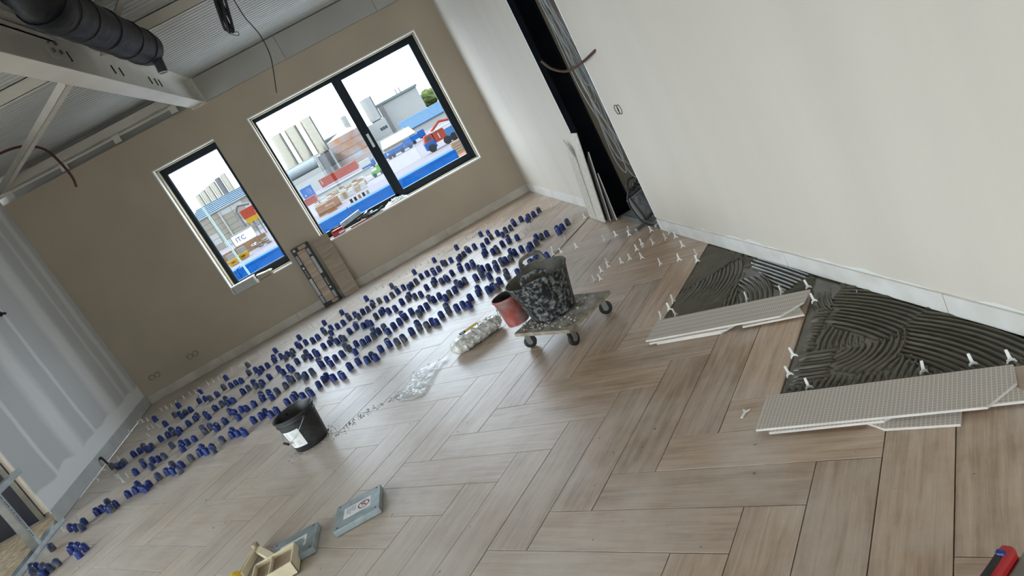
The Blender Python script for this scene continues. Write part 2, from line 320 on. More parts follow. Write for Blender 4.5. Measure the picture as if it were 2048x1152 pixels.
# ================================================================== the room
struct(box1('screed_base', (XL-2.6,-6.1,-0.35), (4.2,7.05,-0.0125), 'grout_and_shade')).name = 'floor_base'
floor = sempty('floor')
Q = 0.2/math.sqrt(2)
def lat(u, v): return ((u+v)*Q, (v-u)*Q)
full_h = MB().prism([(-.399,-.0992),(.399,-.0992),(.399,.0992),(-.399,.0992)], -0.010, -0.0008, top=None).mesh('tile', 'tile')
def tilemesh(poly):
    n = len(poly); cx = sum(p[0] for p in poly)/n; cy = sum(p[1] for p in poly)/n
    b = MB(); top = [(p[0]+(cx-p[0])/max(1e-6,math.hypot(cx-p[0],cy-p[1]))*0.0012, p[1]+(cy-p[1])/max(1e-6,math.hypot(cx-p[0],cy-p[1]))*0.0012) for p in poly]
    b.prism(poly, -0.010, -0.001); b.prism(poly, -0.001, 0.0, top=top); return b
G2 = 0.0017
rect = [(-.4+G2,-.1+G2),(.4-G2,-.1+G2),(.4-G2,.1-G2),(-.4+G2,.1-G2)]
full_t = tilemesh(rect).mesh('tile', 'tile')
cands = []
for m in range(-12, 9):
    for k in range(-16, 20):
        for kind in 'HD':
            u0, v0 = (k+4*m, k-4*m) if kind == 'H' else (k+4*m, k-4*m+1)
            du, dv = (4,1) if kind == 'H' else (1,4)
            c = lat(u0+du/2, v0+dv/2)
            if c[0] < XL-.7 or c[0] > XR+.6 or c[1] < -6.5 or c[1] > YB+.6: continue
            if (u0 >= 4 and v0 >= 4 and u0 < 12 and v0 < 14 and c[1] > -1.2 and v0 >= 4 and not (u0 >= 8)) or (0 <= u0 < 4 and v0 >= 8): continue
            if u0 >= 8 and v0 >= 5 and c[1] > -1.3: pass
            cands.append((u0, v0, kind, c))
seen_t, rest = [], MB()
for u0, v0, kind, c in cands:
    ang = -math.pi/4 if kind == 'H' else math.pi/4
    ca, sa = math.cos(ang), math.sin(ang)
    wp = [(c[0]+p[0]*ca-p[1]*sa, c[1]+p[0]*sa+p[1]*ca) for p in rect]
    pl = wp
    for a,b,d in ((1,0,XR-0.004),(-1,0,-(XL+0.02)),(0,1,YB-0.004),(0,-1,6.0)):
        if pl: pl = clip(pl, a, b, d)
    if len(pl) < 3: continue
    area = abs(sum(pl[i][0]*pl[(i+1)%len(pl)][1]-pl[(i+1)%len(pl)][0]*pl[i][1] for i in range(len(pl))))/2
    if area < 0.0006: continue
    vis = False
    for p in pl + [c]:
        s = project((p[0],p[1],0))
        if s and -60 < s[0] < 2108 and -60 < s[1] < 1212: vis = True
    if not vis:
        q = (sum(p[0] for p in pl)/len(pl), sum(p[1] for p in pl)/len(pl)); rest.prism(pl, -0.010, 0.0); continue
    seen_t.append(((Vector((c[0],c[1],0))-CP).length, c, ang, pl if area < 0.157 else None, u0, v0))
seen_t.sort(key=lambda t: t[0])
for i, (d, c, ang, pl, u0, v0) in enumerate(seen_t):
    z = -0.007 if (u0 >= -8 and v0 >= 16) else random.uniform(-0.0006,0.0004)
    if pl is None: me = full_t
    else:
        ca, sa = math.cos(-ang), math.sin(-ang)
        lp = [((p[0]-c[0])*ca-(p[1]-c[1])*sa, (p[0]-c[0])*sa+(p[1]-c[1])*ca) for p in pl]
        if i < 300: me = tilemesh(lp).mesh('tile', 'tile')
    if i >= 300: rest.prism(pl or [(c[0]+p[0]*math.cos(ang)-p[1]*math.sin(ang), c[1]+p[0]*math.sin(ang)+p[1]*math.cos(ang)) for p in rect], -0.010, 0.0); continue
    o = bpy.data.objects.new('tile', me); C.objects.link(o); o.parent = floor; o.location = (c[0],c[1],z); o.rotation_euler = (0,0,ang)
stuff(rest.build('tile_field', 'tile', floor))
# niche and annex floors
struct(box1('floor_niche', (XR,2.57,-0.0124), (XR+.1,3.672,-0.0032), 'screed')).name = 'floor_niche_sill'
struct(box1('floor_niche', (XR+0.1,1.0,-0.0124), (4.2,4.09,-0.003), 'screed')).name = 'floor_niche'

YF = 6.93
def frame_bars(b, x0,x1,z0,z1, l,r,t,bo, y0=YF, y1=YF+.07):
    b.box((x0,y0,z0),(x0+l,y1,z1)).box((x1-r,y0,z0),(x1,y1,z1)).box((x0+l,y0,z1-t),(x1-r,y1,z1)).box((x0+l,y0,z0),(x1-r,y1,z0+bo)); return b
# walls ------------------------------------------------------------
wr = MB().box((XR,-6.1,-.01),(XR+.1,2.565,ZC)); struct(wr.build('wall_right', 'plaster_r'))
wr2 = MB().box((XR,3.672,-.01),(XR+.1,YB,ZC)); struct(wr2.build('wall_right_far', 'plaster_r'))
struct(MB().box((XR-0.003,2.55,0.1),(XR+.103,2.569,ZC)).build('trim_1', 'bead'))
struct(MB().box((XR-0.003,3.668,0.0),(XR+.103,3.684,ZC)).build('trim_2', 'bead'))
struct(MB().box((XR+.1,4.09,-.01),(4.2,4.2,ZC)).build('wall_niche', 'plaster_b'))
struct(MB().box((4.2,.9,-.01),(4.3,4.2,1.4)).box((4.2,.9,2.1),(4.3,4.2,ZC)).box((4.2,.9,1.4),(4.3,1.55,2.1)).box((4.2,2.45,1.4),(4.3,4.2,2.1)).build('wall_niche_side', 'plaster_b'))
wn=sempty('window_8'); MB().box((4.24,1.55,1.4),(4.246,2.45,2.1)).build('pane','glass',wn); frame_bars(MB(),-.45,.45,1.4,2.1,.04,.04,.04,.04,-.03,.03).build('window_frame','anth',wn,loc=(4.25,2.0,0),rot=(0,0,H))  # added unseen window that brightens the niche wall
struct(MB().box((XR+.1,.90,-.01),(4.2,1.0,ZC)).build('wall_niche_front', 'plaster_b'))
L0, L1, LZ0, LZ1 = -1.985, -1.213, 0.672, 2.345
R0, R1, RZ0, RZ1 = -0.752, 1.452, 0.682, 2.362
wb = MB()
for x0,x1,z0,z1 in ((XL-.1,L0,0,2.74),(L0,L1,0,LZ0),(L0,L1,LZ1,2.74),(L1,R0,0,2.74),(R0,R1,0,RZ0),(R0,R1,RZ1,2.74),(R1,XR+.1,0,2.74)):
    wb.box((x0,YB,z0-(.01 if z0==0 else 0)),(x1,YB+.30,z1))
wb.box((XL-.1,YB,2.74),(-1.23,YB+.3,2.775))
struct(wb.build('wall_back', 'plaster_b'))
# upper plasterboard strips right of the beam
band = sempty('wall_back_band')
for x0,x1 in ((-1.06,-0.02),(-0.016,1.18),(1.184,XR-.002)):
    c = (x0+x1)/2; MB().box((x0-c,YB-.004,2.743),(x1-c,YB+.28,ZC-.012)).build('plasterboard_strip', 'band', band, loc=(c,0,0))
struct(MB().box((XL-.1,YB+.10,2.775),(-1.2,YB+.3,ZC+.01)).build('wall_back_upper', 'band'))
# window beads, reveals, frames
def bead(name, x0,x1,z0,z1, sides, t=0.012):
    b = MB()
    if 'l' in sides: b.box((x0-t,YB-.004,z0),(x0+.001,YB+.05,z1+t))
    if 'r' in sides: b.box((x1-.001,YB-.004,z0-.01),(x1+t,YB+.05,z1+t))
    if 't' in sides: b.box((x0,YB-.004,z1-.001),(x1,YB+.05,z1+t))
    if 'b' in sides: b.box((x0,YB-.006,z0-.014),(x1,YB+.18,z0+.002))
    return struct(b.build(name, 'bead'))
bead('trim_3', L0,L1,LZ0,LZ1,'lt'); bead('trim_4', R0,R1,RZ0,RZ1,'lrtb')
def reveal(name, x0,x1,z0,z1):
    b = MB(); y0, y1 = YB+.10, YB+.295
    b.box((x0-.01,y0,z0),(x0+.012,y1,z1)).box((x1-.012,y0,z0),(x1+.01,y1,z1)).box((x0,y0,z1-.012),(x1,y1,z1+.01)).box((x0,y0,z0-.01),(x1,y1,z0+.012))
    return struct(b.build(name, 'reveal'))
reveal('trim_5', L0,L1,LZ0,LZ1); reveal('trim_6', R0,R1,RZ0,RZ1)
YF = 6.93
win1 = sempty('window_1')
frame_bars(MB(), L0+.012,L1-.012,LZ0+.012,LZ1-.012, .05,.045,.075,.085).build('window_frame', 'anth', win1, bevel=.004)
frame_bars(MB(), L0+.058,L1-.052,LZ0+.09,LZ1-.08, .012,.012,.012,.012, YF+.015,YF+.045).build('glazing_bead', 'anth', win1)
MB().box((L0+.06,YF+.03,LZ0+.09),(L1-.055,YF+.036,LZ1-.08)).build('pane', 'glass_t', win1)
win2 = sempty('window_2')
fb = frame_bars(MB(), R0+.012,R1-.012,RZ0+.012,RZ1-.012, .022,.07,.045,.075); fb.box((.300,YF,RZ0+.05),(.355,YF+.07,RZ1-.05)); fb.build('window_frame', 'anth', win2, bevel=.004)
sash = frame_bars(MB(), .345,R1-.075,RZ0+.045,RZ1-.045, .075,.028,.045,.055, YF-.012,YF+.05).build('sash', 'anth', win2, bevel=.004)
MB().box((R0+.03,YF+.03,RZ0+.08),(.305,YF+.036,RZ1-.05)).build('pane', 'glass_t', win2)
MB().box((.415,YF+.02,RZ0+.095),(R1-.10,YF+.026,RZ1-.085)).build('pane', 'glass_t', win2)
MB().box((.352,YF-.022,1.40),(.384,YF-.01,1.58)).box((.360,YF-.05,1.47),(.376,YF-.02,1.49)).build('handle_plate', 'galv', win2, bevel=.003)
# left plasterboard wall
struct(MB().box((XL-.012,3.895,.10),(XL,YB+.01,ZC)).build('wall_left', 'board'))
struct(MB().box((XL-.10,6.3,0),(XL-.012,YB,ZC)).build('wall_left_back', 'board'))
bl = sempty('baseboard_left')
for y0,y1 in ((3.90,5.35),(5.354,YB-.02)):
    c=(y0+y1)/2; MB().box((XL-.012,y0-c,0.001),(XL+.014,y1-c,.13)).build('skirting_board', 'skirt_g', bl, loc=(0,c,0), bevel=.002)
br = sempty('baseboard_right')
for y0,y1 in ((-1.20,-.132),(-.128,.917),(.921,1.988),(1.992,2.548)):
    c=(y0+y1)/2; MB().box((XR-.012,y0-c,0.001),(XR,y1-c,.090)).build('skirting_tile', 'skirt_w', br, loc=(0,c,0), bevel=.0015)
MB().box((XR-.012,-5.9,0.001),(XR,-1.204,.090)).build('skirting_tile', 'skirt_w', br)
for y0,y1,h in ((.95,1.62,.030),(-.10,.80,.026),(1.70,1.95,.018),(-.9,-.2,.03),(2.05,2.45,.02)):   # smeared filler above the joint
    n=9; top=[(y0+(y1-y0)*k/n, .0895+h*(0.55+.45*math.sin(k*2.1+y0*7))*math.sin(math.pi*(k+.25)/(n+.5))) for k in range(n+1)]
    b=MB(); pts=[(y0,.0885)]+top+[(y1,.0885)]
    vs=[(XR-.0015,p[0],p[1]) for p in pts]; vs2=[(XR+.001,p[0],p[1]) for p in pts]; m=len(pts)
    b.add(vs+vs2,[tuple(range(m)),tuple(reversed(range(m,2*m)))]+[(i,(i+1)%m,m+(i+1)%m,m+i) for i in range(m)]); b.build('filler_smear','filler',br)
bb = sempty('baseboard_back')
xs=[XL+.015,-2.55,-1.50,-.45,.62,XR-.015]
for x0,x1 in zip(xs[:-1],xs[1:]):
    c=(x0+x1)/2; MB().box((x0+.002-c,YB-.012,.001),(x1-.002-c,YB,.108)).build('skirting_tile','skirt_b',bb,loc=(c,0,0),bevel=.0015)
bf = sempty('baseboard_right_far')
for y0,y1 in ((3.69,4.72),(4.724,5.78),(5.784,YB-.014)):
    c=(y0+y1)/2; MB().box((XR-.012,y0-c,.001),(XR,y1-c,.100)).build('skirting_tile','skirt_w',bf,loc=(0,c,0),bevel=.0015)
# ceiling: ribbed roof sheets, ribs run along x
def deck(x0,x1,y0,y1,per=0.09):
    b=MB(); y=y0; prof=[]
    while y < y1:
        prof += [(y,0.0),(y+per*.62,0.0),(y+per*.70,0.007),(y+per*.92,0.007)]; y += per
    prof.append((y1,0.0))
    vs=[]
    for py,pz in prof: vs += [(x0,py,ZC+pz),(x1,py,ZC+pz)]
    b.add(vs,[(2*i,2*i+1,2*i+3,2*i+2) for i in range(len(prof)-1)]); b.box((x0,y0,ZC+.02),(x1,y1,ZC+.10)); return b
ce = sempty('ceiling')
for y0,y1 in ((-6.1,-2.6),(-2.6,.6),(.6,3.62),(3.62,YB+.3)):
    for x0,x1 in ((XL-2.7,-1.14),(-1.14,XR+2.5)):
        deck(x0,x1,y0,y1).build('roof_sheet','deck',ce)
# unseen back part of the room: glazed left side, rear wall
struct(MB().box((XL-2.7,-6.2,-.01),(XL+.1,-6.1,ZC+.05)).box((1.7,-6.2,-.01),(4.3,-6.1,ZC+.05)).box((XL+.1,-6.2,-.01),(1.7,-6.1,.15)).box((XL+.1,-6.2,1.3),(1.7,-6.1,ZC+.05)).build('wall_rear','plaster_r'))
wn=sempty('window_6')  # added unseen rear glazing, lights the back wall
for x0,x1 in ((XL+.1,-.9),(-.9,1.7)):
    frame_bars(MB(),x0,x1,.15,1.3,.05,.05,.05,.05,-6.18,-6.11).build('window_frame','anth',wn); MB().box((x0+.05,-6.15,.2),(x1-.05,-6.144,1.25)).build('pane','glass',wn)
wl = MB(); wl.box((XL-.25,-6.1,-.01),(XL-.1,-5.55,ZC)).box((XL-.25,2.35,-.01),(XL-.1,2.62,ZC)).box((XL-.25,-5.55,2.1),(XL-.1,2.35,ZC)).box((XL-.25,-5.55,-.01),(XL-.1,2.35,.12))
struct(wl.build('wall_left_near','plaster_r'))
for i in range(3):
    y0=-5.55+i*2.634; wn=sempty('window_%d'%(i+3))
    b=MB(); x0=XL-.2
    b.box((x0,y0,.12),(x0+.07,y0+.05,2.1)).box((x0,y0+2.584,.12),(x0+.07,y0+2.634,2.1)).box((x0,y0+.05,2.05),(x0+.07,y0+2.584,2.1)).box((x0,y0+.05,.12),(x0+.07,y0+2.584,.17))
    b.build('window_frame','anth',wn); MB().box((x0+.03,y0+.05,.17),(x0+.036,y0+2.584,2.05)).build('pane','glass',wn)
# annex behind the stud frame
struct(box1('floor_annex', (XL-2.6,2.62,-.0123), (XL-.08,4.25,-.004), 'sand')).name='floor_annex'
b=MB()
n=40
vs=[];fs=[]
for i in range(n+1):
    for j in range(n+1):
        x=XL-.10-1.3*i/n; y=2.66+1.5*j/n
        vs.append((x,y,-.003+.035*abs(noise.noise(Vector((x*3,y*3,0))))+.02*abs(noise.noise(Vector((x*11,y*11,3))))))
for i in range(n):
    for j in range(n): fs.append((i*(n+1)+j,(i+1)*(n+1)+j,(i+1)*(n+1)+j+1,i*(n+1)+j+1))
sd=b.add(vs,fs).build('sand_bed','sand',None,smooth=60); tag(sd,'rough heap of sandy rubble on the floor behind the metal stud','rubble'); stuff(sd)
struct(MB().box((XL-2.7,4.27,-.01),(XL-.02,4.37,ZC)).build('wall_annex','cream_w'))
struct(MB().box((XL-2.7,2.45,-.01),(XL-.25,2.62,ZC)).build('wall_annex_near','plaster_r'))

wa=MB(); wa.box((XL-1.65,2.62,2.1),(XL-1.55,4.27,ZC)).box((XL-1.65,2.62,-.01),(XL-1.55,4.27,.12)).box((XL-1.65,4.12,.12),(XL-1.55,4.27,2.1)).box((XL-1.65,2.62,.12),(XL-1.55,2.72,2.1))
struct(wa.build('wall_annex_left','cream_w'))
wn=sempty('window_7'); 
fo=frame_bars(MB(),-.7,.7,.12,2.1,.04,.04,.04,.04,-.03,.03).build('window_frame','anth',wn,loc=(XL-1.6,3.42,0),rot=(0,0,H)); MB().box((-.66,-.003,.16),(.66,.003,2.06)).build('pane','glass',wn,loc=(XL-1.6,3.42,0),rot=(0,0,H))

t=MB().box((-8.4,.3,2.93),(XL-.26,4.4,3.03)).build('sun_blocker','steel_w'); tag(t,'added unseen slab blocking the sun outside the glazed left side','sun_blocker')  # added out of view to keep sun patches off the visible floor
for yy in (.4,4.3): MB().box((-8.35,yy-.05,-6.5),(-8.25,yy+.05,2.93)).build('post','steel_w',t)
# ================================================================== ceiling steel
t = thing('steel_beam', 'white painted steel ceiling beam running from the window wall over the room', 'beam', (-1.14,0,2.738))
MB().box((-.075,-6.0,0),(.075,YB-.03,.011)).build('bottom_flange','steel_w',t,bevel=.002)
MB().box((-.075,-6.0,.288),(.075,YB-.03,.299)).build('top_flange','steel_w',t)
MB().box((-.004,-6.0,.011),(.004,YB-.03,.288)).build('web','steel_w',t)
MB().box((-.075,YB-.03,.0),(.09,YB-.012,.299)).build('end_plate','steel_w',t)
for zz in (.10,.20):
    MB().lathe([(0,0),(.011,0),(.011,.012),(0,.012)],8,X=Matrix.Translation((.045,YB-.03,zz))@Matrix.Rotation(H,4,'X')).build('bolt','galv',t)
MB().box((.004,-1.0,.228),(.03,2.85,.238)).box((.026,-1.0,.228),(.03,2.85,.27)).build('cable_angle','steel_w',t)
for yy in (1.35,2.9,3.05,3.95,4.15,5.0,5.2,5.35):
    MB().box((.004,yy,.13),(.012,yy+.012,.20)).build('cable_tie','rubber',t)
for xx,yy in ((-.03,2.2),(.02,3.6),(-.02,4.1),(.03,4.4)):
    pass
g = MB().box((.004,2.72,.13),(.014,3.02,.27)); g.build('gusset_plate','steel_w',t)
for yy,zz in ((2.78,.17),(2.78,.23),(2.90,.17),(2.90,.23)):
    MB().lathe([(0,0),(.014,0),(.014,.014),(0,.014)],6,X=Matrix.Translation((.014,yy,zz))@Matrix.Rotation(H,4,'Y')).build('bolt','zinc',t)
def cprofile(name, label, x0,x1,y,z0,z1,m='steel_c', cat='purlin'):
    t = thing(name,label,cat,((x0+x1)/2,y,z0)); hw=(x1-x0)/2; h=z1-z0
    MB().box((-hw,0,0),(hw,.003,h)).build('web',m,t); MB().box((-hw,0,0),(hw,.06,.004)).box((-hw,.056,0),(hw,.06,.018)).build('bottom_flange','steel_w',t)
    MB().box((-hw,0,h-.004),(hw,.06,h)).build('top_flange',m,t); return t
cprofile('roof_purlin','cream cold-formed roof purlin under the roof sheets right of the steel beam',-1.06,4.0,3.57,2.945,ZC-.004)
cprofile('roof_purlin','cream cold-formed roof purlin under the roof sheets left of the steel beam',XL-1.5,-1.22,3.57,2.945,ZC-.004)
cprofile('roof_purlin','cream roof purlin nearest the camera, right of the steel beam',-1.06,4.0,.62,2.945,ZC-.004)
t = cprofile('eaves_channel','cream steel channel along the top of the window wall left of the beam',XL-.05,-1.23,6.60,2.87,2.975,'steel_c','channel')
for k,xx in enumerate((-3.40,-2.75,-2.1,-1.4)):
    c0=((XL-.05)+(-1.23))/2
    MB().box((xx-c0-.04,.062,-.085),(xx-c0+.04,.075,.02)).build('bracket','steel_w',t)
MB().box((-1.15,.07,-.03),(1.15,.09,-.005)).build('edge_strip','steel_w',t)
def angle_bar(name,label,p,q,wd=.06):
    p=Vector(p);q=Vector(q);d=(q-p).normalized();s=d.cross(Vector((0,0,1))).normalized();u=s.cross(d)
    X=Matrix((d,s,u)).transposed().to_4x4(); L=(q-p).length
    t=thing(name,label,'brace',p); 
    o=MB().box((0,-wd/2,0),(L,wd/2,.006),X=X).build('flat_leg','steel_c',t); o2=MB().box((0,-wd/2,0),(L,-wd/2+.006,wd),X=X).build('upright_leg','steel_c',t); return t
angle_bar('wind_brace','slanting cream angle brace from the beam to the far left corner',(-1.24,3.1,2.76),(-3.40,6.55,2.86))
angle_bar('wind_brace','short cream angle brace under the roof sheets behind the black duct',(-1.05,3.55,2.93),(-.42,2.35,2.96),.05)
# duct
t = thing('ventilation_duct','fat black wrapped ventilation duct with an elbow hanging beside the steel beam','duct',(-.742,2.4,2.80))
def wob(k,r,z): return 1+.03*noise.noise(Vector((math.cos(k*.26)*2,math.sin(k*.26)*2,z*6)))
Xd=Matrix.Rotation(-H,4,'X')
prof=[(.118,-.70+.05*i) for i in range(34)]+[(.114,.98),(.098,1.01),(.06,1.03),(0.001,1.035)]
MB().lathe(prof,24,X=Xd,mod=wob).build('pipe','duct',t,smooth=50)
for yy in (-.62,-.35,.02,.46,.80):
    MB().lathe([(.117,yy-.022),(.124,yy-.018),(.124,yy+.018),(.117,yy+.022)],24,X=Xd).build('tape_band','duct',t,smooth=50)
el=[]; 
for i in range(13):
    a=H*i/12; el.append((0,-.70-.20*math.sin(a),.20*(1-math.cos(a))))
MB().tube(el+[(0,-.9,.30),(0,-.9,.62)],.122,20,caps=False).build('elbow','duct',t,smooth=50)
for i in (3,7,11): 
    p=Vector(el[i]); d=(Vector(el[i+1])-Vector(el[i-1])).normalized()
    MB().tube([p-d*.015,p+d*.015],.130,20).build('tape_band','duct',t,smooth=50)
MB().lathe([(.034,0),(.034,.10),(.028,.10),(.028,.02),(0.001,.02)],14,X=Matrix.Translation((.02,.93,-.19))@Matrix.Rotation(.15,4,'Y')).build('nozzle','black',t,smooth=40)
MB().lathe([(.030,0),(.037,0),(.037,.008),(.030,.008)],14,X=Matrix.Translation((.02,.93,-.196))@Matrix.Rotation(.15,4,'Y')).build('nozzle_ring','galv',t)
# hanging cables
t = thing('cable_bundle','bundle of thick black cables looped and tied below the ceiling near the top edge','cable',(-.188,4.0,2.915)); t.scale=(.927,.927,.927)
for pts in (((-.005,0,.135),(-.05,0,-.06),(-.06,.01,-.13),(-.02,.02,-.10),(.02,.02,.135)),((.03,.03,.135),(-.01,.03,-.05),(-.02,.02,-.13),(-.045,0,-.16),(-.02,-.02,-.08),(.06,-.01,.135)),((.085,0,.135),(.02,.02,-.08),(-.015,.02,-.17),(-.03,.0,-.10),(.0,.01,.135)),((.03,.01,.135),(.02,.0,-.08),(-.01,-.01,-.13))):
    MB().tube(spline(pts),.0115,8).build('cable','cable_k',t,smooth=60)
MB().tube(spline([(-.055,0,-.12),(-.045,0,-.17),(-.01,.0,-.205),(.015,0,-.215),(.02,.0,-.19),(-.005,0,-.18)]),.003,6).build('cable','cable_k',t,smooth=60)
MB().lathe([(.02,-.012),(.024,0),(.02,.012)],10,c=(.015,.01,-.015)).build('tie','rubber',t)
b=MB().tube(spline([(-0.084, 4.384, 3.039), (-0.079, 4.384, 2.882), (-0.046, 4.384, 2.709), (-0.059, 4.384, 2.533), (-0.117, 4.384, 2.377), (-0.177, 4.384, 2.24)]),.0045,6)
tag(b.build('loose_cable','cable_k',smooth=60),'single thin black cable hanging down in front of the window wall','cable')
b=MB().tube(spline([(-2.95,5.35,ZC),(-2.86,5.35,3.00),(-2.725,5.35,3.006),(-2.582,5.35,2.989),(-2.461,5.35,2.945),(-2.357,5.35,2.836),(-2.318,5.35,2.667),(-2.309,5.35,2.527),(-2.330,5.35,2.435)]),.0125,10)
tag(b.build('water_hose','hose',smooth=60),'dark red hose curving down from the ceiling at the far left','hose')
# ================================================================== column niche
t = thing('steel_column','black painted steel column standing in the gap of the right wall','column',(1.90,3.565,-.003))
MB().box((-.085,-.085,0),(-.073,.095,ZC)).build('flange','black_col',t,bevel=.002); MB().box((.063,-.085,0),(.075,.095,ZC)).build('flange','black_col',t,bevel=.002)
MB().box((-.073,-.03,0),(.063,-.018,ZC)).build('web','black_col',t)
MB().box((-.095,-.1,0),(.085,.1,.012)).build('base_plate','black_col',t)
random.seed(3)
t = thing('cable_loom','loose loom of thin grey cables hanging beside the black column','cable',(1.87,2.86,2.9))
for i in range(7):
    xx=random.uniform(-.05,.03); yy=random.uniform(-.08,.06); bo=random.uniform(-2.50,-2.35) if i<4 else random.uniform(-2.1,-1.7)
    sw=random.uniform(.02,.09)
    pts=[(xx,yy+.02,.14),(xx-.01,yy,-.6),(xx-sw*.4-.01,yy-.03,-1.1),(xx-.01,yy-sw,-1.7*(-bo/2.4)),(xx-.03,yy-.03,bo+.15),(xx-.015,yy-.10,bo),(xx-.02,yy-.17,bo+.2),(xx-sw-.03,yy-.2,bo+.7),(xx-.05,yy-.09,bo+1.3),(xx,yy+.02,.14)]
    MB().tube(spline(pts,7),.0042,6).build('cable','cable_g',t,smooth=60)
b=MB().tube(spline([(1.835,2.225,1.366),(1.795,2.30,1.345),(1.76,2.399,1.325),(1.70,2.592,1.311),(1.64,2.693,1.366),(1.60,2.726,1.45)]),.0095,8)
tag(b.build('conduit_stub','copper',smooth=60),'bent dark brown conduit end poking out of the right wall','conduit')
def socketbox(name,label,p,axis,dx,n,m='black'):
    t=thing(name,label,'socket box',p)
    for k in range(n):
        off=(k-(n-1)/2)*dx
        X=Matrix.Translation((0,off,0) if axis=='x' else (off,0,0))@(Matrix.Rotation(-H,4,'Y') if axis=='x' else Matrix.Rotation(H,4,'X'))
        MB().lathe([(.036,-.03),(.036,.006),(.030,.006),(.030,-.028),(0.001,-.028)],20,X=X).build('round_box',m,t,smooth=40)
        MB().lathe([(.031,.002),(.001,.002)] if m=='black' else [(.029,-.026),(.001,-.026)],16,X=X).build('inner_face','dark_in',t)
    return t
socketbox('wall_socket_box','empty dark round double socket box in the right wall near its edge',(XR+.003,2.325,.947),'x',.05,2)
socketbox('wall_socket_box','bare zinc double socket box low on the back wall, nearer the left corner',(-3.32,YB-.003,.287),'y',.072,2,'zinc')
socketbox('wall_socket_box','bare zinc double socket box low on the back wall, farther from the left corner',(-2.81,YB-.003,.283),'y',.072,2,'zinc')
t=thing('cable_outlet','small black cable outlet in the grey plasterboard wall at half height','outlet',(XL+.002,5.235,1.742))
MB().lathe([(.03,0),(.026,.01),(.001,.012)],14,X=Matrix.Rotation(H,4,'Y')).build('plate','black',t,smooth=50)
MB().tube([(.01,0,0),(.05,-.01,-.02)],.012,8).build('stub','rubber',t)
t=thing('cable_end','short black cable end sticking out over the grey skirting board on the left','cable',(XL+.016,5.0,.03))
MB().tube(spline([(0,0,.05),(.02,-.01,.06),(.035,-.02,.02),(.04,-.02,-.028)]),.011,8).build('stub','rubber',t,smooth=60)
# floodlight in the niche
t=thing('work_floodlight','dirty grey work floodlight on a tube stand leaning at the wall end by the column','work lamp',(1.86,2.80,0),.55)
X=Matrix.Translation((0,.0,.17))@Matrix.Rotation(-.25,4,'X')
MB().box((-.085,0,-.10),(.085,.06,.10),X=X).build('housing','zinc',t,bevel=.012)
MB().box((-.072,-.006,-.085),(.072,.002,.085),X=X).build('lamp_glass','lampglass',t,bevel=.006)
MB().tube([X@Vector(p) for p in ((-.092,-.004,-.105),(.092,-.004,-.105),(.092,-.004,.105),(-.092,-.004,.105),(-.092,-.004,-.105))],.007,6).build('rim','black',t)
MB().tube([(-.11,-.10,.012),(.11,-.10,.012)],.012,8).tube([(-.11,.09,.012),(.11,.09,.012)],.012,8).build('foot_tube','galv',t,smooth=50)
MB().tube(spline([(-.10,-.10,.012),(-.115,-.02,.05),(-.115,.03,.17),(-.115,.03,.26),(-.05,.03,.31),(.05,.03,.31),(.115,.03,.26),(.115,.03,.17),(.115,-.02,.05),(.10,-.10,.012)]),.008,8).build('handle','black',t,smooth=60)
b=MB().tube(spline([(0.03,.04,.30),(.07,.02,.36),(0,.04,.38),(-.06,.03,.34),(-.02,.02,.30),(.05,.05,.33)]),.008,6); b.build('lead','black_dusty',t,smooth=60)
t=MB().box((-.006,-.30,0),(.006,.28,.006)).build('metal_strip','galv',None,loc=(1.845,3.14,-.002),rot=(0,0,.02)); tag(t,'thin bright metal strip lying on the floor across the column gap','strip')
# tiles leaning by the column
def lean_tile(name,label,poly,base,xtop,ztop,m,grp=None,ytop=0.0):
    # poly in (y,h) along the tile, leaning towards +x
    a=math.atan2(xtop-base[0],ztop)
    t=thing(name,label,'tile',base,0,grp)
    X=Matrix.Rotation(a,4,'Y')@Matrix.Shear('XY',4,(0,0))
    vs=[];n=len(poly)
    for dx in (0,.009):
        for y,h in poly: vs.append(X@Vector((dx,y+ytop*h,h)))
    b=MB().add(vs[:n],[tuple(range(n))]); b.build('face',m,t)
    MB().add(vs,[tuple(reversed(range(n,2*n)))]+[(i,n+i,n+(i+1)%n,(i+1)%n) for i in range(n)]).build('body','tile_body',t); return t
lean_tile('leaning_tile','tall pale full tile leaning against the black column',[(-.10,0),(.10,0),(.10,.80),(-.10,.80)],(1.70,3.605,0.002),1.795,.80,'tile_pale',None,-.08)
lean_tile('leaning_tile','pale tile with a slanted cut top leaning on the wall left of the column',[(-.10,0),(.10,0),(.10,.74),(-.10,.56)],(1.70,3.825,0.002),1.795,.74,'tile_pale',None,0)
lean_tile('leaning_tile','narrow cut tile edge standing behind the tall pale tile at the column',[(-.07,0),(.07,0),(.07,.50),(-.07,.62)],(1.735,3.53,0.0),1.808,.58,'grout_and_shade',None,-.05)  # dark face colour paints in the shade on this tile side
lean_tile('leaning_tile','short offcut tile, painted dark as shade, leaning at the foot of the black column',[(-.09,0),(.08,0),(.06,.33),(-.02,.42)],(1.765,3.47,0.0),1.812,.42,'grout_and_shade',None,0)  # shade put into the face colour here as well
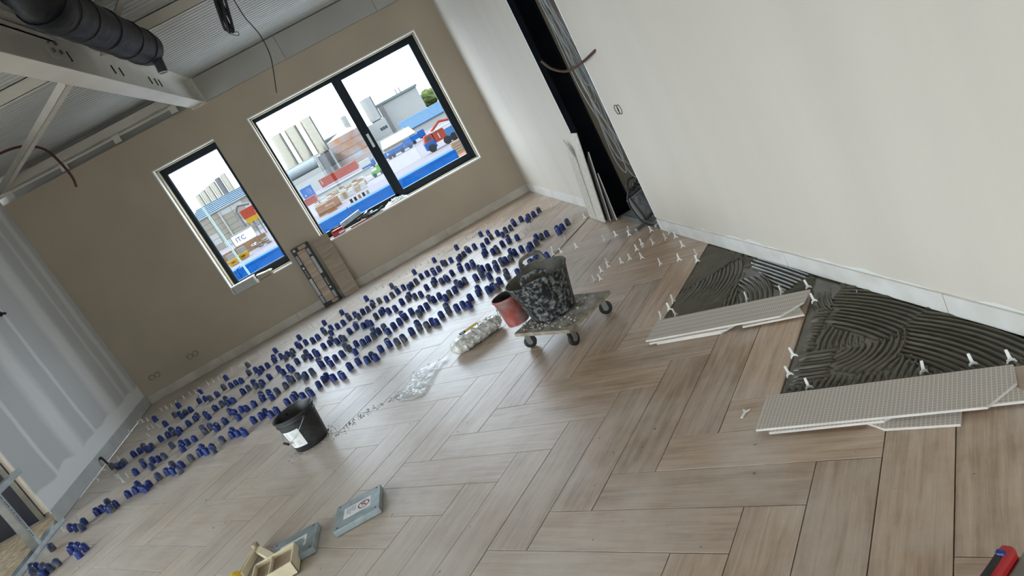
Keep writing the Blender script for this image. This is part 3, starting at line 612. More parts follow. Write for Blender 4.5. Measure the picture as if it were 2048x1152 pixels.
# leaning tile box and tile at the back wall
t=thing('tile_box','open black printed tile box with tiles inside leaning under the windows','box',(-1.03,6.605,0.002))
Xb=Matrix.Rotation(-.075,4,'X')
MB().box((-.075,.012,.02),(.075,.06,.79),X=Xb).build('tile_pack','tile_clean',t)
for x0,x1,z0,z1 in ((-.11,-.062,0,.815),(.05,.11,0,.815)): MB().box((x0,0,z0),(x1,.07,z1),X=Xb).build('side_flap','card_k',t)
MB().box((-.11,-.001,.755),(.11,.07,.815),X=Xb).build('end_flap','card_k',t); MB().box((-.11,-.001,0),(.11,.07,.055),X=Xb).build('end_flap','card_k',t)
for x0,x1,z0,z1,m in ((-.103,-.070,.06,.16,'ink'),(-.103,-.070,.17,.40,'label_g'),(-.103,-.070,.60,.72,'ink'),(.058,.092,.40,.63,'label_g'),(.058,.092,.66,.74,'ink'),(.058,.092,.06,.15,'ink'),(-.09,-.06,.77,.80,'label_g'),(-.02,.08,.765,.808,'card'),(-.0,.08,.01,.05,'card')):
    MB().box((x0,-.003,z0),(x1,.0,z1),X=Xb).build('printed_panel',m,t)
for xx,zz in ((-.086,.55),(.075,.20)): MB().lathe([(.012,0),(.001,.001)],14,X=Xb@Matrix.Translation((xx,-.002,zz))@Matrix.Rotation(H,4,'X')).build('round_mark','paper',t)
for xx,z0,dz in ((-.086,.52,-1),(.075,.235,1)):
    for k,ln in enumerate((.010,.016,.012,.010,.016,.014)):
        z=z0+dz*k*.017; MB().box((xx-.009,-.0025,min(z,z+dz*.008)),(xx+.009,-.001,max(z,z+dz*.008)),X=Xb).build('letter','label_g',t)
for z0,x0,x1 in ((.18,-.098,-.076),(.45,.062,.088)):
    for k in range(5): MB().box((x0+.004,-.0035,z0+k*.036),(x1-.004,-.003,z0+k*.036+.022),X=Xb).build('text_block','ink',t)
t=MB().box((-.1,0,0),(.1,.009,.80),X=Matrix.Rotation(-.14,4,'X')).build('leaning_tile','tile_clean',None,loc=(-.765,6.60,.001)); tag(t,'single brown wood-look tile leaning on the back wall right of the black tile box','tile')
# ================================================================== metal studs at the left
t=thing('metal_floor_track','galvanised u-shaped floor track along the left edge of the tiles','track',(XL+.03,3.30,0.0))
MB().box((-.05,-1.2,0),(.025,.585,.002)).build('base','galv',t); MB().box((-.05,-1.2,0),(-.048,.585,.04)).build('side','galv',t); MB().box((.023,-1.2,0),(.025,.585,.04)).build('side','galv',t)
for k,yy in enumerate((3.45,2.85)):
    t=thing('metal_stud','galvanised upright wall stud with printed edge, '+('nearest the end of the grey plasterboard wall' if k==0 else 'nearest the camera by the floor track'),'stud',(XL+.018,yy,.004))
    MB().box((-.038,-.02,0),(.034,-.0185,3.0)).build('web','galv',t); MB().box((.0325,-.02,0),(.034,.028,3.0)).build('flange','galv',t); MB().box((-.038,-.02,0),(-.0365,.028,3.0)).build('flange','galv',t)
    bb2=MB(); z=.12
    for j in range(70):
        ln=random.choice((.008,.012,.016)); bb2.box((.034,-.004,z),(.0344,.006,z+ln)); z+=ln+random.choice((.005,.006,.02))
    stuff(bb2.build('printed_marks','ink_d',t))
t=thing('metal_nogging','short galvanised cross piece between the stud and the plasterboard wall end','stud',(XL+.0,3.68,.575))
MB().box((-.035,-.21,0),(.03,.215,.002)).build('web','galv',t); MB().box((.028,-.21,-.045),(.03,.215,0)).build('flange','galv',t); MB().box((-.035,-.21,-.045),(-.033,.215,0)).build('flange','galv',t)
t=thing('sheathing_board','tall cream sheathing board standing behind the metal stud','board',(XL-.17,4.24,0))
MB().box((-.10,0,.05),(.085,.022,2.2)).build('panel','cream_w',t,bevel=.003); MB().box((.06,-.05,.05),(.085,0,2.2)).build('return_edge','cream_w',t)
t=thing('annex_door','dark navy door panel standing beyond the cream board at the left edge','door',(XL-.62,4.235,0))
MB().box((-.36,0,.02),(.345,.03,2.1)).build('panel','navy',t,bevel=.004); MB().box((.30,-.012,.02),(.348,.0,2.1)).build('frame_edge','zinc',t)
b=MB()
for k in range(26):
    a=random.uniform(0,6.28); r=random.uniform(.02,.07)
    b.tube([(math.cos(a)*r*.2,-.03,math.sin(a)*r*.3),(math.cos(a)*r,-.035-random.uniform(0,.03),math.sin(a)*r+.02)],.006,5)
tag(b.build('foam_blob','bead',None,loc=(XL-.17,4.235,.80),smooth=60),'ragged white insulation tuft on the cream board at the left edge','foam')
CAPS=[(-3.04,3.48),(-2.99,3.48),(-2.97,3.56),(-2.91,3.39),(-2.86,3.34),(-2.85,3.4),(-3.26,3.46),(-3.18,3.38),(-3.1,3.3),(-3.13,3.42),(-3.33,3.24),(-3.05,2.98),(-3.03,2.91),(-2.97,2.9),(-2.88,2.8),(-2.9,2.73),(-3.1,2.81),(-3.39,3.03),(-3.33,2.98),(-3.23,2.88),(-3.15,2.79),(-3.32,2.9),(-3.18,2.75),(-3.1,4.66),(-3.03,4.65),(-3.02,4.74),(-2.93,4.56),(-2.89,4.52),(-2.88,4.57),(-3.33,4.67),(-3.23,4.55),(-3.18,4.52),(-3.17,4.57),(-3.17,5.66),(-2.91,5.17),(-2.82,4.67),(-2.73,4.64),(-2.72,4.74),(-2.67,4.6),(-2.59,4.51),(-2.6,4.59),(-2.52,4.65),(-2.57,4.19),(-2.44,4.06),(-2.39,3.89),(-2.37,4.0),(-2.3,3.99),(-2.87,4.0),(-2.86,4.19),(-2.81,4.08),(-2.68,3.88),(-2.72,4.06),(-2.65,4.0),(-2.59,3.98),(-2.5,3.48),(-2.42,3.48),(-2.35,3.4),(-2.4,3.58),(-2.27,3.32),(-2.28,3.43),(-2.21,3.48),(-2.13,3.48),(-2.13,3.58),(-2.06,3.42),(-2.01,3.44),(-1.98,3.33),(-2.77,3.48),(-2.7,3.47),(-2.71,3.58),(-2.63,3.42),(-2.58,3.36),(-2.57,3.43),(-2.89,5.67),(-2.64,5.73),(-2.32,5.7),(-2.84,5.32),(-2.76,5.23),(-2.71,5.11),(-2.68,5.17),(-2.62,5.16),(-2.56,5.33),(-2.48,5.28),(-2.4,5.17),(-2.32,5.17),(-2.27,5.31),(-2.17,5.22),(-2.11,5.21),(-2.04,5.16),(-2.45,4.68),(-2.45,4.75),(-2.32,4.6),(-2.27,4.47),(-2.23,4.64),(-2.16,4.65),(-2.14,4.76),(-2.08,4.57),(-2.02,4.54),(-2.26,4.17),(-2.21,4.04),(-2.16,4.08),(-2.08,3.99),(-2.07,3.92),(-2.0,3.99),(-1.99,4.2),(-1.92,4.08),(-1.85,3.87),(-1.85,4.06),(-1.79,4.0),(-1.94,4.67),(-1.93,3.48),(-1.85,3.57),(-1.84,3.47),(-1.78,3.42),(-1.72,3.38),(-1.7,3.33),(-2.06,5.74),(-1.71,5.68),(-1.41,5.65),(-1.98,5.33),(-1.89,5.28),(-1.82,5.09),(-1.81,5.19),(-1.74,5.18),(-1.69,5.38),(-1.67,5.25),(-1.59,5.25),(-1.52,5.07),(-1.51,5.19),(-1.44,5.05),(-1.45,5.19),(-1.41,5.36),(-1.37,5.24),(-1.3,5.25),(-1.21,5.15),(-1.15,5.16),(-1.88,4.68),(-1.84,4.78),(-1.79,4.61),(-1.72,4.59),(-1.72,4.51),(-1.65,4.66),(-1.56,4.76),(-1.49,4.54),(-1.43,4.59),(-1.39,4.47),(-1.35,4.65),(-1.27,4.64),(-1.26,4.78),(-1.2,4.55),(-1.15,4.6),(-1.12,4.49),(-1.06,4.66),(-1.67,4.17),(-1.64,4.04),(-1.58,4.09),(-1.53,3.9),(-1.49,3.99),(-1.41,4.02),(-1.39,4.18),(-1.35,4.09),(-1.29,4.09),(-1.21,3.99),(-1.21,3.92),(-1.14,3.97),(-1.05,3.48),(-1.34,3.5),(-1.27,3.56),(-1.28,3.51),(-1.19,3.42),(-1.13,3.43),(-1.11,3.36),(-1.55,3.57),(-1.58,3.52),(-1.48,3.42),(-1.43,3.43),(-1.65,3.53),(-1.72,4.0),(-1.1,5.35),(-1.07,5.22),(-1.1,5.68),(-0.88,5.7),(-0.57,5.7),(-0.25,5.62),(-1.0,5.25),(-0.99,5.02),(-0.92,5.16),(-0.85,5.16),(-0.8,5.35),(-0.78,5.23),(-0.71,5.23),(-0.67,5.05),(-0.62,5.15),(-0.56,5.14),(-0.5,5.32),(-0.5,5.19),(-0.42,5.23),(-0.34,5.13),(-0.27,5.16),(-0.21,5.31),(-0.2,5.2),(-0.13,5.22),(-0.98,4.76),(-0.99,4.65),(-0.91,4.55),(-0.86,4.57),(-0.83,4.49),(-0.77,4.66),(-0.7,4.7),(-0.7,4.76),(-0.62,4.57),(-0.57,4.56),(-0.54,4.49),(-0.48,4.66),(-0.42,4.68),(-0.4,4.75),(-0.34,4.58),(-0.27,4.53),(-0.19,4.64),(-1.08,4.18),(-1.05,4.04),(-0.99,4.07),(-0.95,3.89),(-0.91,3.99),(-0.84,3.99),(-0.81,4.18),(-0.77,4.06),(-0.71,3.83),(-0.7,4.07),(-0.63,3.98),(-0.58,4.0),(-0.52,4.0),(-0.52,4.18),(-0.47,4.07),(-0.41,4.08),(-0.38,3.88),(-0.32,3.95),(-0.26,3.98),(-0.22,4.17),(-0.2,4.04),(-0.98,3.59),(-1.0,3.54),(-0.91,3.43),(-0.84,3.4),(-0.82,3.33),(-0.76,3.49),(-0.68,3.49),(-0.6,3.39),(-0.55,3.43),(-0.52,3.32),(-0.47,3.48),(-0.4,3.57),(-0.39,3.48),(-0.32,3.41),(-0.26,3.41),(0.59,5.7),(0.3,5.7),(0.04,5.67),(-0.07,5.08),(-0.04,5.14),(0.02,5.15),(0.09,5.26),(0.16,5.24),(0.23,5.1),(0.23,5.21),(0.29,5.14),(0.36,5.32),(0.38,5.24),(0.45,5.24),(0.52,5.08),(0.55,5.15),(0.6,5.17),(0.66,5.32),(0.67,5.23),(0.74,5.23),(0.81,5.06),(-0.1,4.75),(-0.12,4.64),(-0.05,4.57),(0.01,4.52),(0.09,4.66),(0.17,4.65),(0.19,4.75),(0.25,4.56),(0.3,4.6),(0.31,4.53),(0.38,4.66),(0.48,4.74),(0.47,4.62),(0.54,4.56),(0.6,4.59),(0.59,4.48),(0.75,4.67),(0.78,4.77),(0.83,4.57),(0.88,4.63),(0.87,4.52),(-0.13,4.08),(-0.07,3.89),(-0.04,3.99),(0.02,3.98),(0.07,4.19),(0.1,4.07),(0.16,4.07),(0.2,3.88),(0.25,3.97),(0.31,3.98),(0.36,4.16),(0.38,4.07),(0.43,4.09),(0.53,3.99),(0.59,3.98),(0.61,4.23),(0.63,4.17),(0.68,4.09),(0.63,3.79),(0.75,4.08),(0.73,3.92),(-0.18,3.47),(-0.11,3.59),(-0.11,3.47),(-0.04,3.39),(0.01,3.42),(0.04,3.34),(0.1,3.46),(0.17,3.6),(0.17,3.48),(0.24,3.41),(0.3,3.4),(0.34,3.3),(0.38,3.47),(0.48,3.6),(0.46,3.48),(0.54,3.4),(0.59,3.42),(0.61,3.34),(0.9,5.67),(0.88,5.17),(0.97,5.52),(0.95,5.26),(1.03,5.25),(1.05,5.05),(1.11,5.17),(1.17,5.16),(1.25,5.36),(1.24,5.25),(1.33,5.27),(1.36,5.08),(1.4,5.19),(1.46,5.17),(1.54,5.23),(0.96,4.67),(1.05,4.78),(1.03,4.66),(1.11,4.59),(0.81,4.04),(0.84,3.99),(0.89,3.98),(0.94,4.19),(0.96,4.09),(1.03,4.08),(1.07,3.92),(1.11,4.01),(1.17,4.0),(1.22,4.19),(1.25,4.09),(1.31,4.11),(0.66,3.47),(0.76,3.62),(0.74,3.49),(0.83,3.42),(0.89,3.45),(1.11,3.42),(1.41,4.06),(1.39,3.94),(1.45,4.02),(1.53,4.09),(1.06,3.65),(1.02,3.47),(0.97,3.48)]
CLIPS=[(-3.52,5.8),(-3.48,5.98),(-3.42,5.96),(-3.33,5.87),(-3.18,5.42),(-3.12,5.38),(-3.02,5.27),(-3.09,5.12),(-3.34,4.87),(-3.45,4.76),(-3.42,4.51),(-3.13,4.22),(-3.09,4.18),(-2.99,3.98),(-2.97,4.06),(-3.37,3.55),(-3.28,3.64),(-3.19,5.99),(-3.12,5.96),(-3.04,5.89),(-2.98,5.9),(-2.9,5.95),(-2.83,5.98),(-2.75,5.92),(-2.69,5.92),(-2.63,5.65),(-2.6,5.97),(-2.54,5.97),(-2.45,5.89),(-2.41,5.94),(-2.3,5.98),(-2.24,5.99),(-2.16,5.92),(-2.08,5.92),(-2.0,5.98),(-1.94,6.0),(-1.85,5.91),(-1.79,5.93),(-1.7,5.97),(-1.63,5.96),(-1.54,5.89),(-1.49,5.94),(-1.4,5.99),(-1.33,5.97),(-1.26,5.88),(-1.19,5.88),(-1.1,5.94),(-1.03,5.96),(-0.94,5.87),(-0.88,5.88),(-0.8,5.97),(-0.74,5.97),(-0.65,5.88),(-0.51,5.96),(-0.44,5.96),(-0.36,5.88),(-0.29,5.8),(-0.22,5.94),(-0.15,5.96),(-0.05,5.86),(0.0,5.87),(0.08,5.97),(0.14,5.94),(0.23,5.83),(0.38,5.95),(0.45,5.95),(0.53,5.87),(0.65,5.96),(0.75,5.93),(0.82,5.88),(0.88,5.86),(0.96,5.92),(1.03,5.96),(1.11,5.87),(1.22,5.8),(1.32,4.81),(1.25,4.75),(1.2,4.61),(1.54,5.44),(1.6,5.36),(1.7,5.29),(1.68,5.16),(1.54,4.26),(1.61,4.17),(1.71,4.12),(1.67,3.98),(1.36,3.67),(1.19,3.53),(1.16,3.41),(1.22,3.35),(1.33,3.24),(1.52,3.04),(1.6,2.97),(1.69,2.9),(1.65,2.8),(1.76,2.61),(1.61,2.46),(1.59,2.4),(1.65,2.34),(1.54,2.4),(1.44,2.3),(1.49,2.19),(1.38,2.32),(1.33,2.48),(1.3,2.39),(1.24,2.38),(1.15,2.29),(1.18,2.24),(1.73,2.29),(1.79,2.35),(1.77,2.21),(1.71,1.98),(1.68,1.72),(1.63,1.62),(1.59,1.8),(1.5,1.9),(1.16,1.17),(1.23,1.21),(1.29,1.28),(1.22,1.11),(1.5,0.83),(1.62,0.7),(1.71,0.61),(1.64,0.47),(1.32,0.17),(1.23,0.07),(1.22,-0.07),(1.5,-0.34),(1.61,-0.44),(1.68,-0.52)]
MORTAR=[([[1.807,-0.034],[1.815,-0.465],[1.686,-0.581],[1.674,-0.522],[1.517,-0.366],[1.555,-0.169],[1.691,-0.047]],(0.785,-0.325)),([[1.702,0.418],[1.809,0.479],[1.807,-0.034],[1.691,-0.047],[1.571,-0.048],[1.555,0.275],[1.618,0.317]],(0.765,0.038)),([[1.463,0.067],[1.564,-0.016],[1.673,-0.048],[1.555,-0.169],[1.465,-0.21],[1.386,-0.137],[1.356,-0.026]],(1.441,0.087)),([[1.545,0.262],[1.564,-0.016],[1.485,0.043],[1.402,0.143]],(1.672,-0.077)),([[1.588,0.406],[1.621,0.311],[1.549,0.266],[1.402,0.143],[1.455,0.064],[1.356,-0.026],[1.338,-0.057],[1.18,0.02],[1.486,0.309]],(2.322,0.985)),([[1.175,0.013],[1.336,-0.061],[1.385,-0.138],[1.463,-0.213],[1.55,-0.175],[1.525,-0.358],[1.356,-0.214],[1.142,-0.02]],(0.437,1.422)),([[1.693,0.548],[1.755,0.504],[1.64,0.337],[1.584,0.391]],(1.97,0.285)),([[1.709,0.427],[1.802,0.47],[1.801,0.282],[1.767,0.366]],(1.749,0.384)),([[1.806,1.765],[1.807,1.219],[1.697,1.212],[1.77,1.377],[1.349,1.331]],(1.655,1.014)),([[1.349,1.331],[1.499,1.35],[1.77,1.377],[1.738,1.278],[1.642,1.13],[1.504,1.025],[1.399,0.918],[1.198,1.12]],(1.172,1.616)),([[1.605,1.09],[1.7,1.031],[1.667,0.867],[1.577,0.73],[1.454,0.855]],(1.155,1.09)),([[1.805,1.215],[1.801,0.731],[1.78,0.713],[1.629,0.7],[1.669,0.863],[1.745,1.186]],(-8.71,1.21)),([[1.801,0.731],[1.808,0.583],[1.773,0.537],[1.711,0.58],[1.621,0.688],[1.738,0.717]],(1.612,0.534)),([[1.399,0.918],[1.504,1.025],[1.642,1.13],[1.605,1.09],[1.454,0.855]],(3.116,-0.438)),([[1.721,0.588],[1.773,0.537],[1.795,0.499],[1.688,0.362],[1.631,0.465]],(1.346,0.733))]
CAPROWS=[2.9,3.45,4.03,4.62,5.2,5.68]
CAPNAMES=['short row by the left floor track','long row nearest the camera','second long row from the camera','third long row from the camera','fourth long row, nearest the windows','sparse row by the back wall skirting']
# ================================================================== mortar beds
random.seed(11)
def mortar(name,label,slab,fams):
    t=thing(name,label,'mortar')
    pl=[lat(u,v) for u,v in slab]
    for a,b_,d in ((1,0,XR-.003),): pl=clip(pl,a,b_,d)
    bed=MB().prism(pl,-.0122,-.0065).build('bed','mortar',t)
    rb=MB()
    def inside(poly,x,y):
        r=False;j=len(poly)-1
        for i in range(len(poly)):
            xi,yi=poly[i];xj,yj=poly[j]
            if (yi>y)!=(yj>y) and x<(xj-xi)*(y-yi)/(yj-yi)+xi: r=not r
            j=i
        return r
    def ridge(run):
        if len(run)<3: return
        h=random.uniform(.0130,.0165); vs=[]
        prof=((-.0085,0),(-.0045,.62),(0,1.0),(.0045,.62),(.0085,0))
        for i,p in enumerate(run):
            q0=run[max(i-1,0)];q1=run[min(i+1,len(run)-1)]
            dx,dy=q1[0]-q0[0],q1[1]-q0[1];l=math.hypot(dx,dy) or 1; nx,ny=-dy/l,dx/l
            e=1.0 if 0<i<len(run)-1 else .15
            jit=random.uniform(-.0005,.0005)
            for s,k in prof: vs.append((p[0]+nx*(s*(.6+.4*e)+jit),p[1]+ny*(s*(.6+.4*e)+jit),-.0075+h*k*e*(1+random.uniform(-.02,.02))))
        n=len(prof); rb.add(vs,[(i*n+k,(i+1)*n+k,(i+1)*n+k+1,i*n+k+1) for i in range(len(run)-1) for k in range(n-1)])
    for poly,(cx,cy) in fams:
        gx=sum(p[0] for p in poly)/len(poly); gy=sum(p[1] for p in poly)/len(poly); poly=[(gx+(p[0]-gx)*1.13,gy+(p[1]-gy)*1.13) for p in poly]
        rs=[math.hypot(p[0]-cx,p[1]-cy) for p in poly]; r0,r1=min(rs),max(rs)
        if inside(poly,cx,cy): r0=.012
        mx=sum(p[0] for p in poly)/len(poly)-cx; my=sum(p[1] for p in poly)/len(poly)-cy
        am=math.atan2(my,mx); sp=max(math.atan2(p[1]-cy,p[0]-cx) for p in poly)
        span=math.pi if r0<.25 else max(abs((math.atan2(p[1]-cy,p[0]-cx)-am+math.pi)%(2*math.pi)-math.pi) for p in poly)+.02
        r=r0+.008
        while r<r1:
            n=max(4,int(2*span*r/.016)); run=[]
            for i in range(n+1):
                a=am-span+2*span*i/n; x=cx+r*math.cos(a); y=cy+r*math.sin(a)
                if inside(poly,x,y) and inside(pl,x,y): run.append((x,y))
                else: ridge(run); run=[]
            ridge(run); r+=.0245
    stuff(rb.build('comb_ridges','mortar',t,smooth=60)); return t
mortar('mortar_bed','dark grey combed mortar triangle nearer the camera, behind the larger stack of cut tiles',[(4.02,4.02),(9,4.02),(9,5),(4.02,9)],MORTAR[:8])
mortar('mortar_bed','dark grey combed mortar triangle farther away, behind the smaller looking stack of cut tiles',[(.02,8.02),(4.02,8.02),(4.02,9),(.02,13)],MORTAR[8:])
# ================================================================== stacks of upturned tiles
def cut_tile(name,label,poly,z,mt,tilt=(0,0)):
    cx=sum(p[0] for p in poly)/len(poly); cy=sum(p[1] for p in poly)/len(poly)
    t=thing(name,label,'tile',(cx,cy,z),-math.pi/4,'upturned cut tiles beside the wet mortar'); t.rotation_euler=(tilt[0],tilt[1],-math.pi/4)
    ca,sa=math.cos(math.pi/4),math.sin(math.pi/4)
    lp=[((p[0]-cx)*ca-(p[1]-cy)*sa,(p[0]-cx)*sa+(p[1]-cy)*ca) for p in poly]
    MB().prism(lp,0,.0085).build('tile_body','tile_body',t); MB().prism([(a*.993,b*.985) for a,b in lp],.0085,.0095).build('ribbed_back',mt,t); return t
def along(o,a,pts):   # lattice-local coordinates (metres along the tile, across it) to world
    d=(math.cos(a),math.sin(a)); return [(o[0]+d[0]*x-d[1]*y,o[1]+d[1]*x+d[0]*y) for x,y in pts]
A=-math.pi/4
o1=(.981,.981)
cut_tile('cut_tile','upturned cut tile with a clipped end on top of the farther stack by the mortar',along(o1,A-.015,[(0,0),(.70,0),(.79,.09),(.80,.20),(0,.20)]),.0205,'back1')
cut_tile('cut_tile','middle upturned tile of the farther stack, pale edge showing under the top one',along((.985,.955),A-.02,[(0,0),(.42,0),(.47,.05),(.47,.20),(0,.20)]),.0105,'back1')
cut_tile('cut_tile','upturned tile of the farther stack poking out at its clipped right end',along((.985,.955),A-.02,[(.50,.0),(.785,.012),(.70,.19),(.50,.19)]),.0105,'back1')
cut_tile('cut_tile','lowest tile of the farther stack by the mortar, lying on the floor tiles',along((1.0,.945),A-.03,[(.02,0),(.37,0),(.42,.05),(.42,.18),(.02,.18)]),.0006,'back1')
o2=(.939,-.149)
cut_tile('cut_tile','large upturned tile with a clipped corner on top of the nearer stack by the mortar',along(o2,A+.005,[(0,0),(.72,0),(.80,.105),(.795,.205),(0,.205)]),.0205,'back2')
cut_tile('cut_tile','mitred upturned tile under the left half of the nearer stack',along((.965,-.19),A+.02,[(0,0),(.38,0),(.44,.05),(.44,.2),(0,.2)]),.0105,'back2')
cut_tile('cut_tile','pointed upturned tile sticking out at the right end of the nearer stack',along((1.30,-.51),A-.03,[(.0,.02),(.345,.04),(.20,.20),(0,.20)]),.0105,'back2')
cut_tile('cut_tile','short upturned offcut lying lowest under the middle of the nearer stack',along((1.205,-.462),A-.04,[(.02,0),(.235,0),(.235,.16),(-.04,.16),(-.04,.04)]),.0006,'back2')
# ================================================================== dolly with tub and red bucket
dc=(.765,1.727); da=math.atan2(.221,.358)
t=thing('tile_dolly','mortar caked wooden dolly board on black castors under the big tub','dolly',(dc[0],dc[1],0),da)
hx,hy=.21,.242
b=MB()
n=14;vs=[]
for i in range(n+1):
    for j in range(n+1):
        x=-hx+2*hx*i/n;y=-hy+2*hy*j/n; e=min(i,j,n-i,n-j)
        vs.append((x,y,.1288+(.010*abs(noise.noise(Vector((x*14,y*14,1)))) if e>0 else 0)))
m=len(vs)
b.add(vs,[(i*(n+1)+j,(i+1)*(n+1)+j,(i+1)*(n+1)+j+1,i*(n+1)+j+1) for i in range(n) for j in range(n)])
b.build('crusted_top','ply',t,smooth=50)
MB().box((-hx,-hy,.105),(hx,hy,.128)).build('board','ply_edge',t)
for sx in (-1,1):
    for sy in (-1,1):
        c=(sx*(hx-.045),sy*(hy-.05)); rot=random.uniform(-.5,.5)+sx*sy*.4
        X=Matrix.Translation((c[0],c[1],.04))@Matrix.Rotation(rot,4,'Z')
        w_=MB().lathe([(.001,-.013),(.030,-.013),(.040,-.009),(.040,.009),(.030,.013),(.001,.013)],20,X=X@Matrix.Rotation(H,4,'X')).build('castor_wheel','rubber',t,smooth=40)
        MB().lathe([(.001,-.0145),(.017,-.0145),(.018,-.012)],14,X=X@Matrix.Rotation(H,4,'X')).lathe([(.001,.0145),(.017,.0145),(.018,.012)],14,X=X@Matrix.Rotation(H,4,'X')).build('hub','zinc',w_)
        MB().box((-.016,-.021,0),(.016,-.018,.062),X=X).box((-.016,.018,0),(.016,.021,.062),X=X).box((-.026,-.026,.060),(.026,.026,.066),X=X).build('castor_fork','zinc',t)
b=MB()
for k in range(150):
    x=random.gauss(-.13,.05); y=random.gauss(.06,.13)
    if random.random()<.4: x=random.uniform(-hx,hx);y=random.uniform(-hy,hy)
    if abs(x)>hx-.01 or abs(y)>hy-.01: continue
    r=random.uniform(.003,.009); b.lathe([(.001,-.5*r),(r,0),(.7*r,.7*r),(.001,r)],6,c=(x,y,.135))
stuff(b.build('mortar_crumbs','mortar_dry',t))
tc_=(.742,1.775)
t=thing('mixing_tub','big black rubber tub smeared with mortar standing on the dolly','tub',(tc_[0],tc_[1],.1395))
def tubmod(k,r,z): return 1+.018*math.sin(k*2*math.pi/48*2+.6)+.008*math.sin(k*2*math.pi/48*5)
MB().lathe([(.001,.0),(.128,.0),(.140,.008),(.145,.03),(.160,.10),(.178,.18),(.196,.255),(.203,.262),(.203,.268),(.196,.270)],48,mod=tubmod).build('body','tub',t,smooth=50)
MB().lathe([(.196,.270),(.188,.255),(.153,.11),(.136,.02),(.001,.016)],48,mod=tubmod).build('inside','tub_in',t,smooth=50)
for a0 in (math.radians(-103),math.radians(78)):
    pts=[]
    for s,zz in ((-.46,.255),(-.40,.275),(-.33,.312),(-.24,.330),(0,.334),(.24,.330),(.33,.312),(.40,.275),(.46,.255)):
        a=a0+s*1.0; r=.200+(.012 if zz>.3 else 0); pts.append((r*math.cos(a),r*math.sin(a),zz))
    P=spline(pts,4); vs=[];fs=[]
    for i,p in enumerate(P):
        rd=Vector((p.x,p.y,0)).normalized(); d=(P[min(i+1,len(P)-1)]-P[max(i-1,0)]).normalized(); w_=rd.cross(d).normalized()
        for s1,s2 in ((-1,-1),(1,-1),(1,1),(-1,1)): vs.append(p+rd*.006*s1+w_*.0125*s2)
    n=len(P); fs=[(i*4+k,i*4+(k+1)%4,(i+1)*4+(k+1)%4,(i+1)*4+k) for i in range(n-1) for k in range(4)]
    b=MB().add(vs,fs)
    lo=[];m=12      # web plate between rim and lower edge of the hole
    for i in range(m+1):
        a=a0+(-.44+.88*i/m)
        for r,z in ((.196,.258),(.206,.258),(.208,.290-.012*(abs(i-m/2)/(m/2))**2),(.198,.290-.012*(abs(i-m/2)/(m/2))**2)): lo.append((r*math.cos(a),r*math.sin(a),z))
    b.add(lo,[(i*4+k,i*4+(k+1)%4,(i+1)*4+(k+1)%4,(i+1)*4+k) for i in range(m) for k in range(4)]+[(0,1,2,3),(m*4+3,m*4+2,m*4+1,m*4)])
    b.build('handle','tub' if a0<0 else 'tub_in',t,smooth=50)
    for s in (-.30,.30):
        a=a0+s; MB().tube([(.2015*math.cos(a),.2015*math.sin(a),.265),(.174*math.cos(a),.174*math.sin(a),.15),(.156*math.cos(a),.156*math.sin(a),.07)],.005,6).build('moulded_rib','tub',t)
t=thing('red_bucket','small dusty red bucket behind the big tub on the dolly','bucket',(.532,1.952,.1395),0)
MB().lathe([(.001,0),(.072,0),(.075,.01),(.089,.175),(.096,.180),(.096,.192),(.091,.194)],28).build('body','red_b',t,smooth=50)
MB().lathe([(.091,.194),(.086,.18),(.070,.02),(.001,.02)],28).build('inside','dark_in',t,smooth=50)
MB().tube(spline([(-.08,-.055,.165),(-.098,-.067,.145),(-.10,-.062,.11),(-.093,-.053,.105),(-.09,-.045,.13)]),.004,6).build('handle','galv',t,smooth=60)
# ================================================================== black bucket
t=thing('black_bucket','black plastic bucket with a white label and wire handle standing on the floor','bucket',(-1.048,2.372,0),0)
MB().lathe([(.001,0),(.113,0),(.118,.006),(.136,.205),(.143,.208),(.1445,.214),(.138,.218),(.139,.235),(.147,.240),(.148,.254),(.142,.257)],40).build('body','black_dusty',t,smooth=50)
MB().lathe([(.142,.257),(.136,.245),(.115,.012),(.001,.012)],40).build('inside','black',t,smooth=50)
b=MB();vs=[];m=12
for i in range(m+1):
    a=math.radians(-146+56*i/m)
    for z in (.045,.175): r=.1186+(z-.006)/(.199)*.018+.0012; vs.append((r*math.cos(a),r*math.sin(a),z))
b.add(vs,[(2*i,2*i+2,2*i+3,2*i+1) for i in range(m)]); lb=b.build('paper_label','paper',t,smooth=60)
b=MB()
for c0,z0,nl in ((-140,.160,9),(-118,.160,8),(-140,.098,7),(-118,.092,6)):
    for k in range(nl):
        z=z0-k*.0062; ln=random.uniform(10,17)
        vs=[]
        for i in range(5):
            a=math.radians(c0+ln*i/4)
            for zz in (z,z+.0028): r=.1186+(zz-.006)/.199*.018+.0020; vs.append((r*math.cos(a),r*math.sin(a),zz))
        b.add(vs,[(2*i,2*i+2,2*i+3,2*i+1) for i in range(4)])
stuff(b.build('label_text','label_g',lb))
ear0=math.radians(-62); 
pts=[]
for i in range(17):
    tt=math.pi*i/16; 
    p=Vector((math.cos(tt)*.148,0,0)); sag=math.sin(tt)
    # handle lies down against the camera-left side of the bucket
    pts.append(Matrix.Rotation(math.radians(-58),3,'Z')@Vector((p.x,-.128*sag*1.18,.222-.12*sag)))
MB().tube(pts,.0022,6).build('wire_handle','galv',t,smooth=60)
d=(pts[9]-pts[7]).normalized(); MB().tube([pts[8]-d*.035,pts[8]+d*.035],.009,10).build('handle_grip','black',t)
for s in (0,16): MB().lathe([(.001,-.01),(.014,-.01),(.014,.01),(.001,.01)],10,c=(pts[s].x*.97,pts[s].y*.97,pts[s].z)).build('handle_boss','black',t)
b=MB()
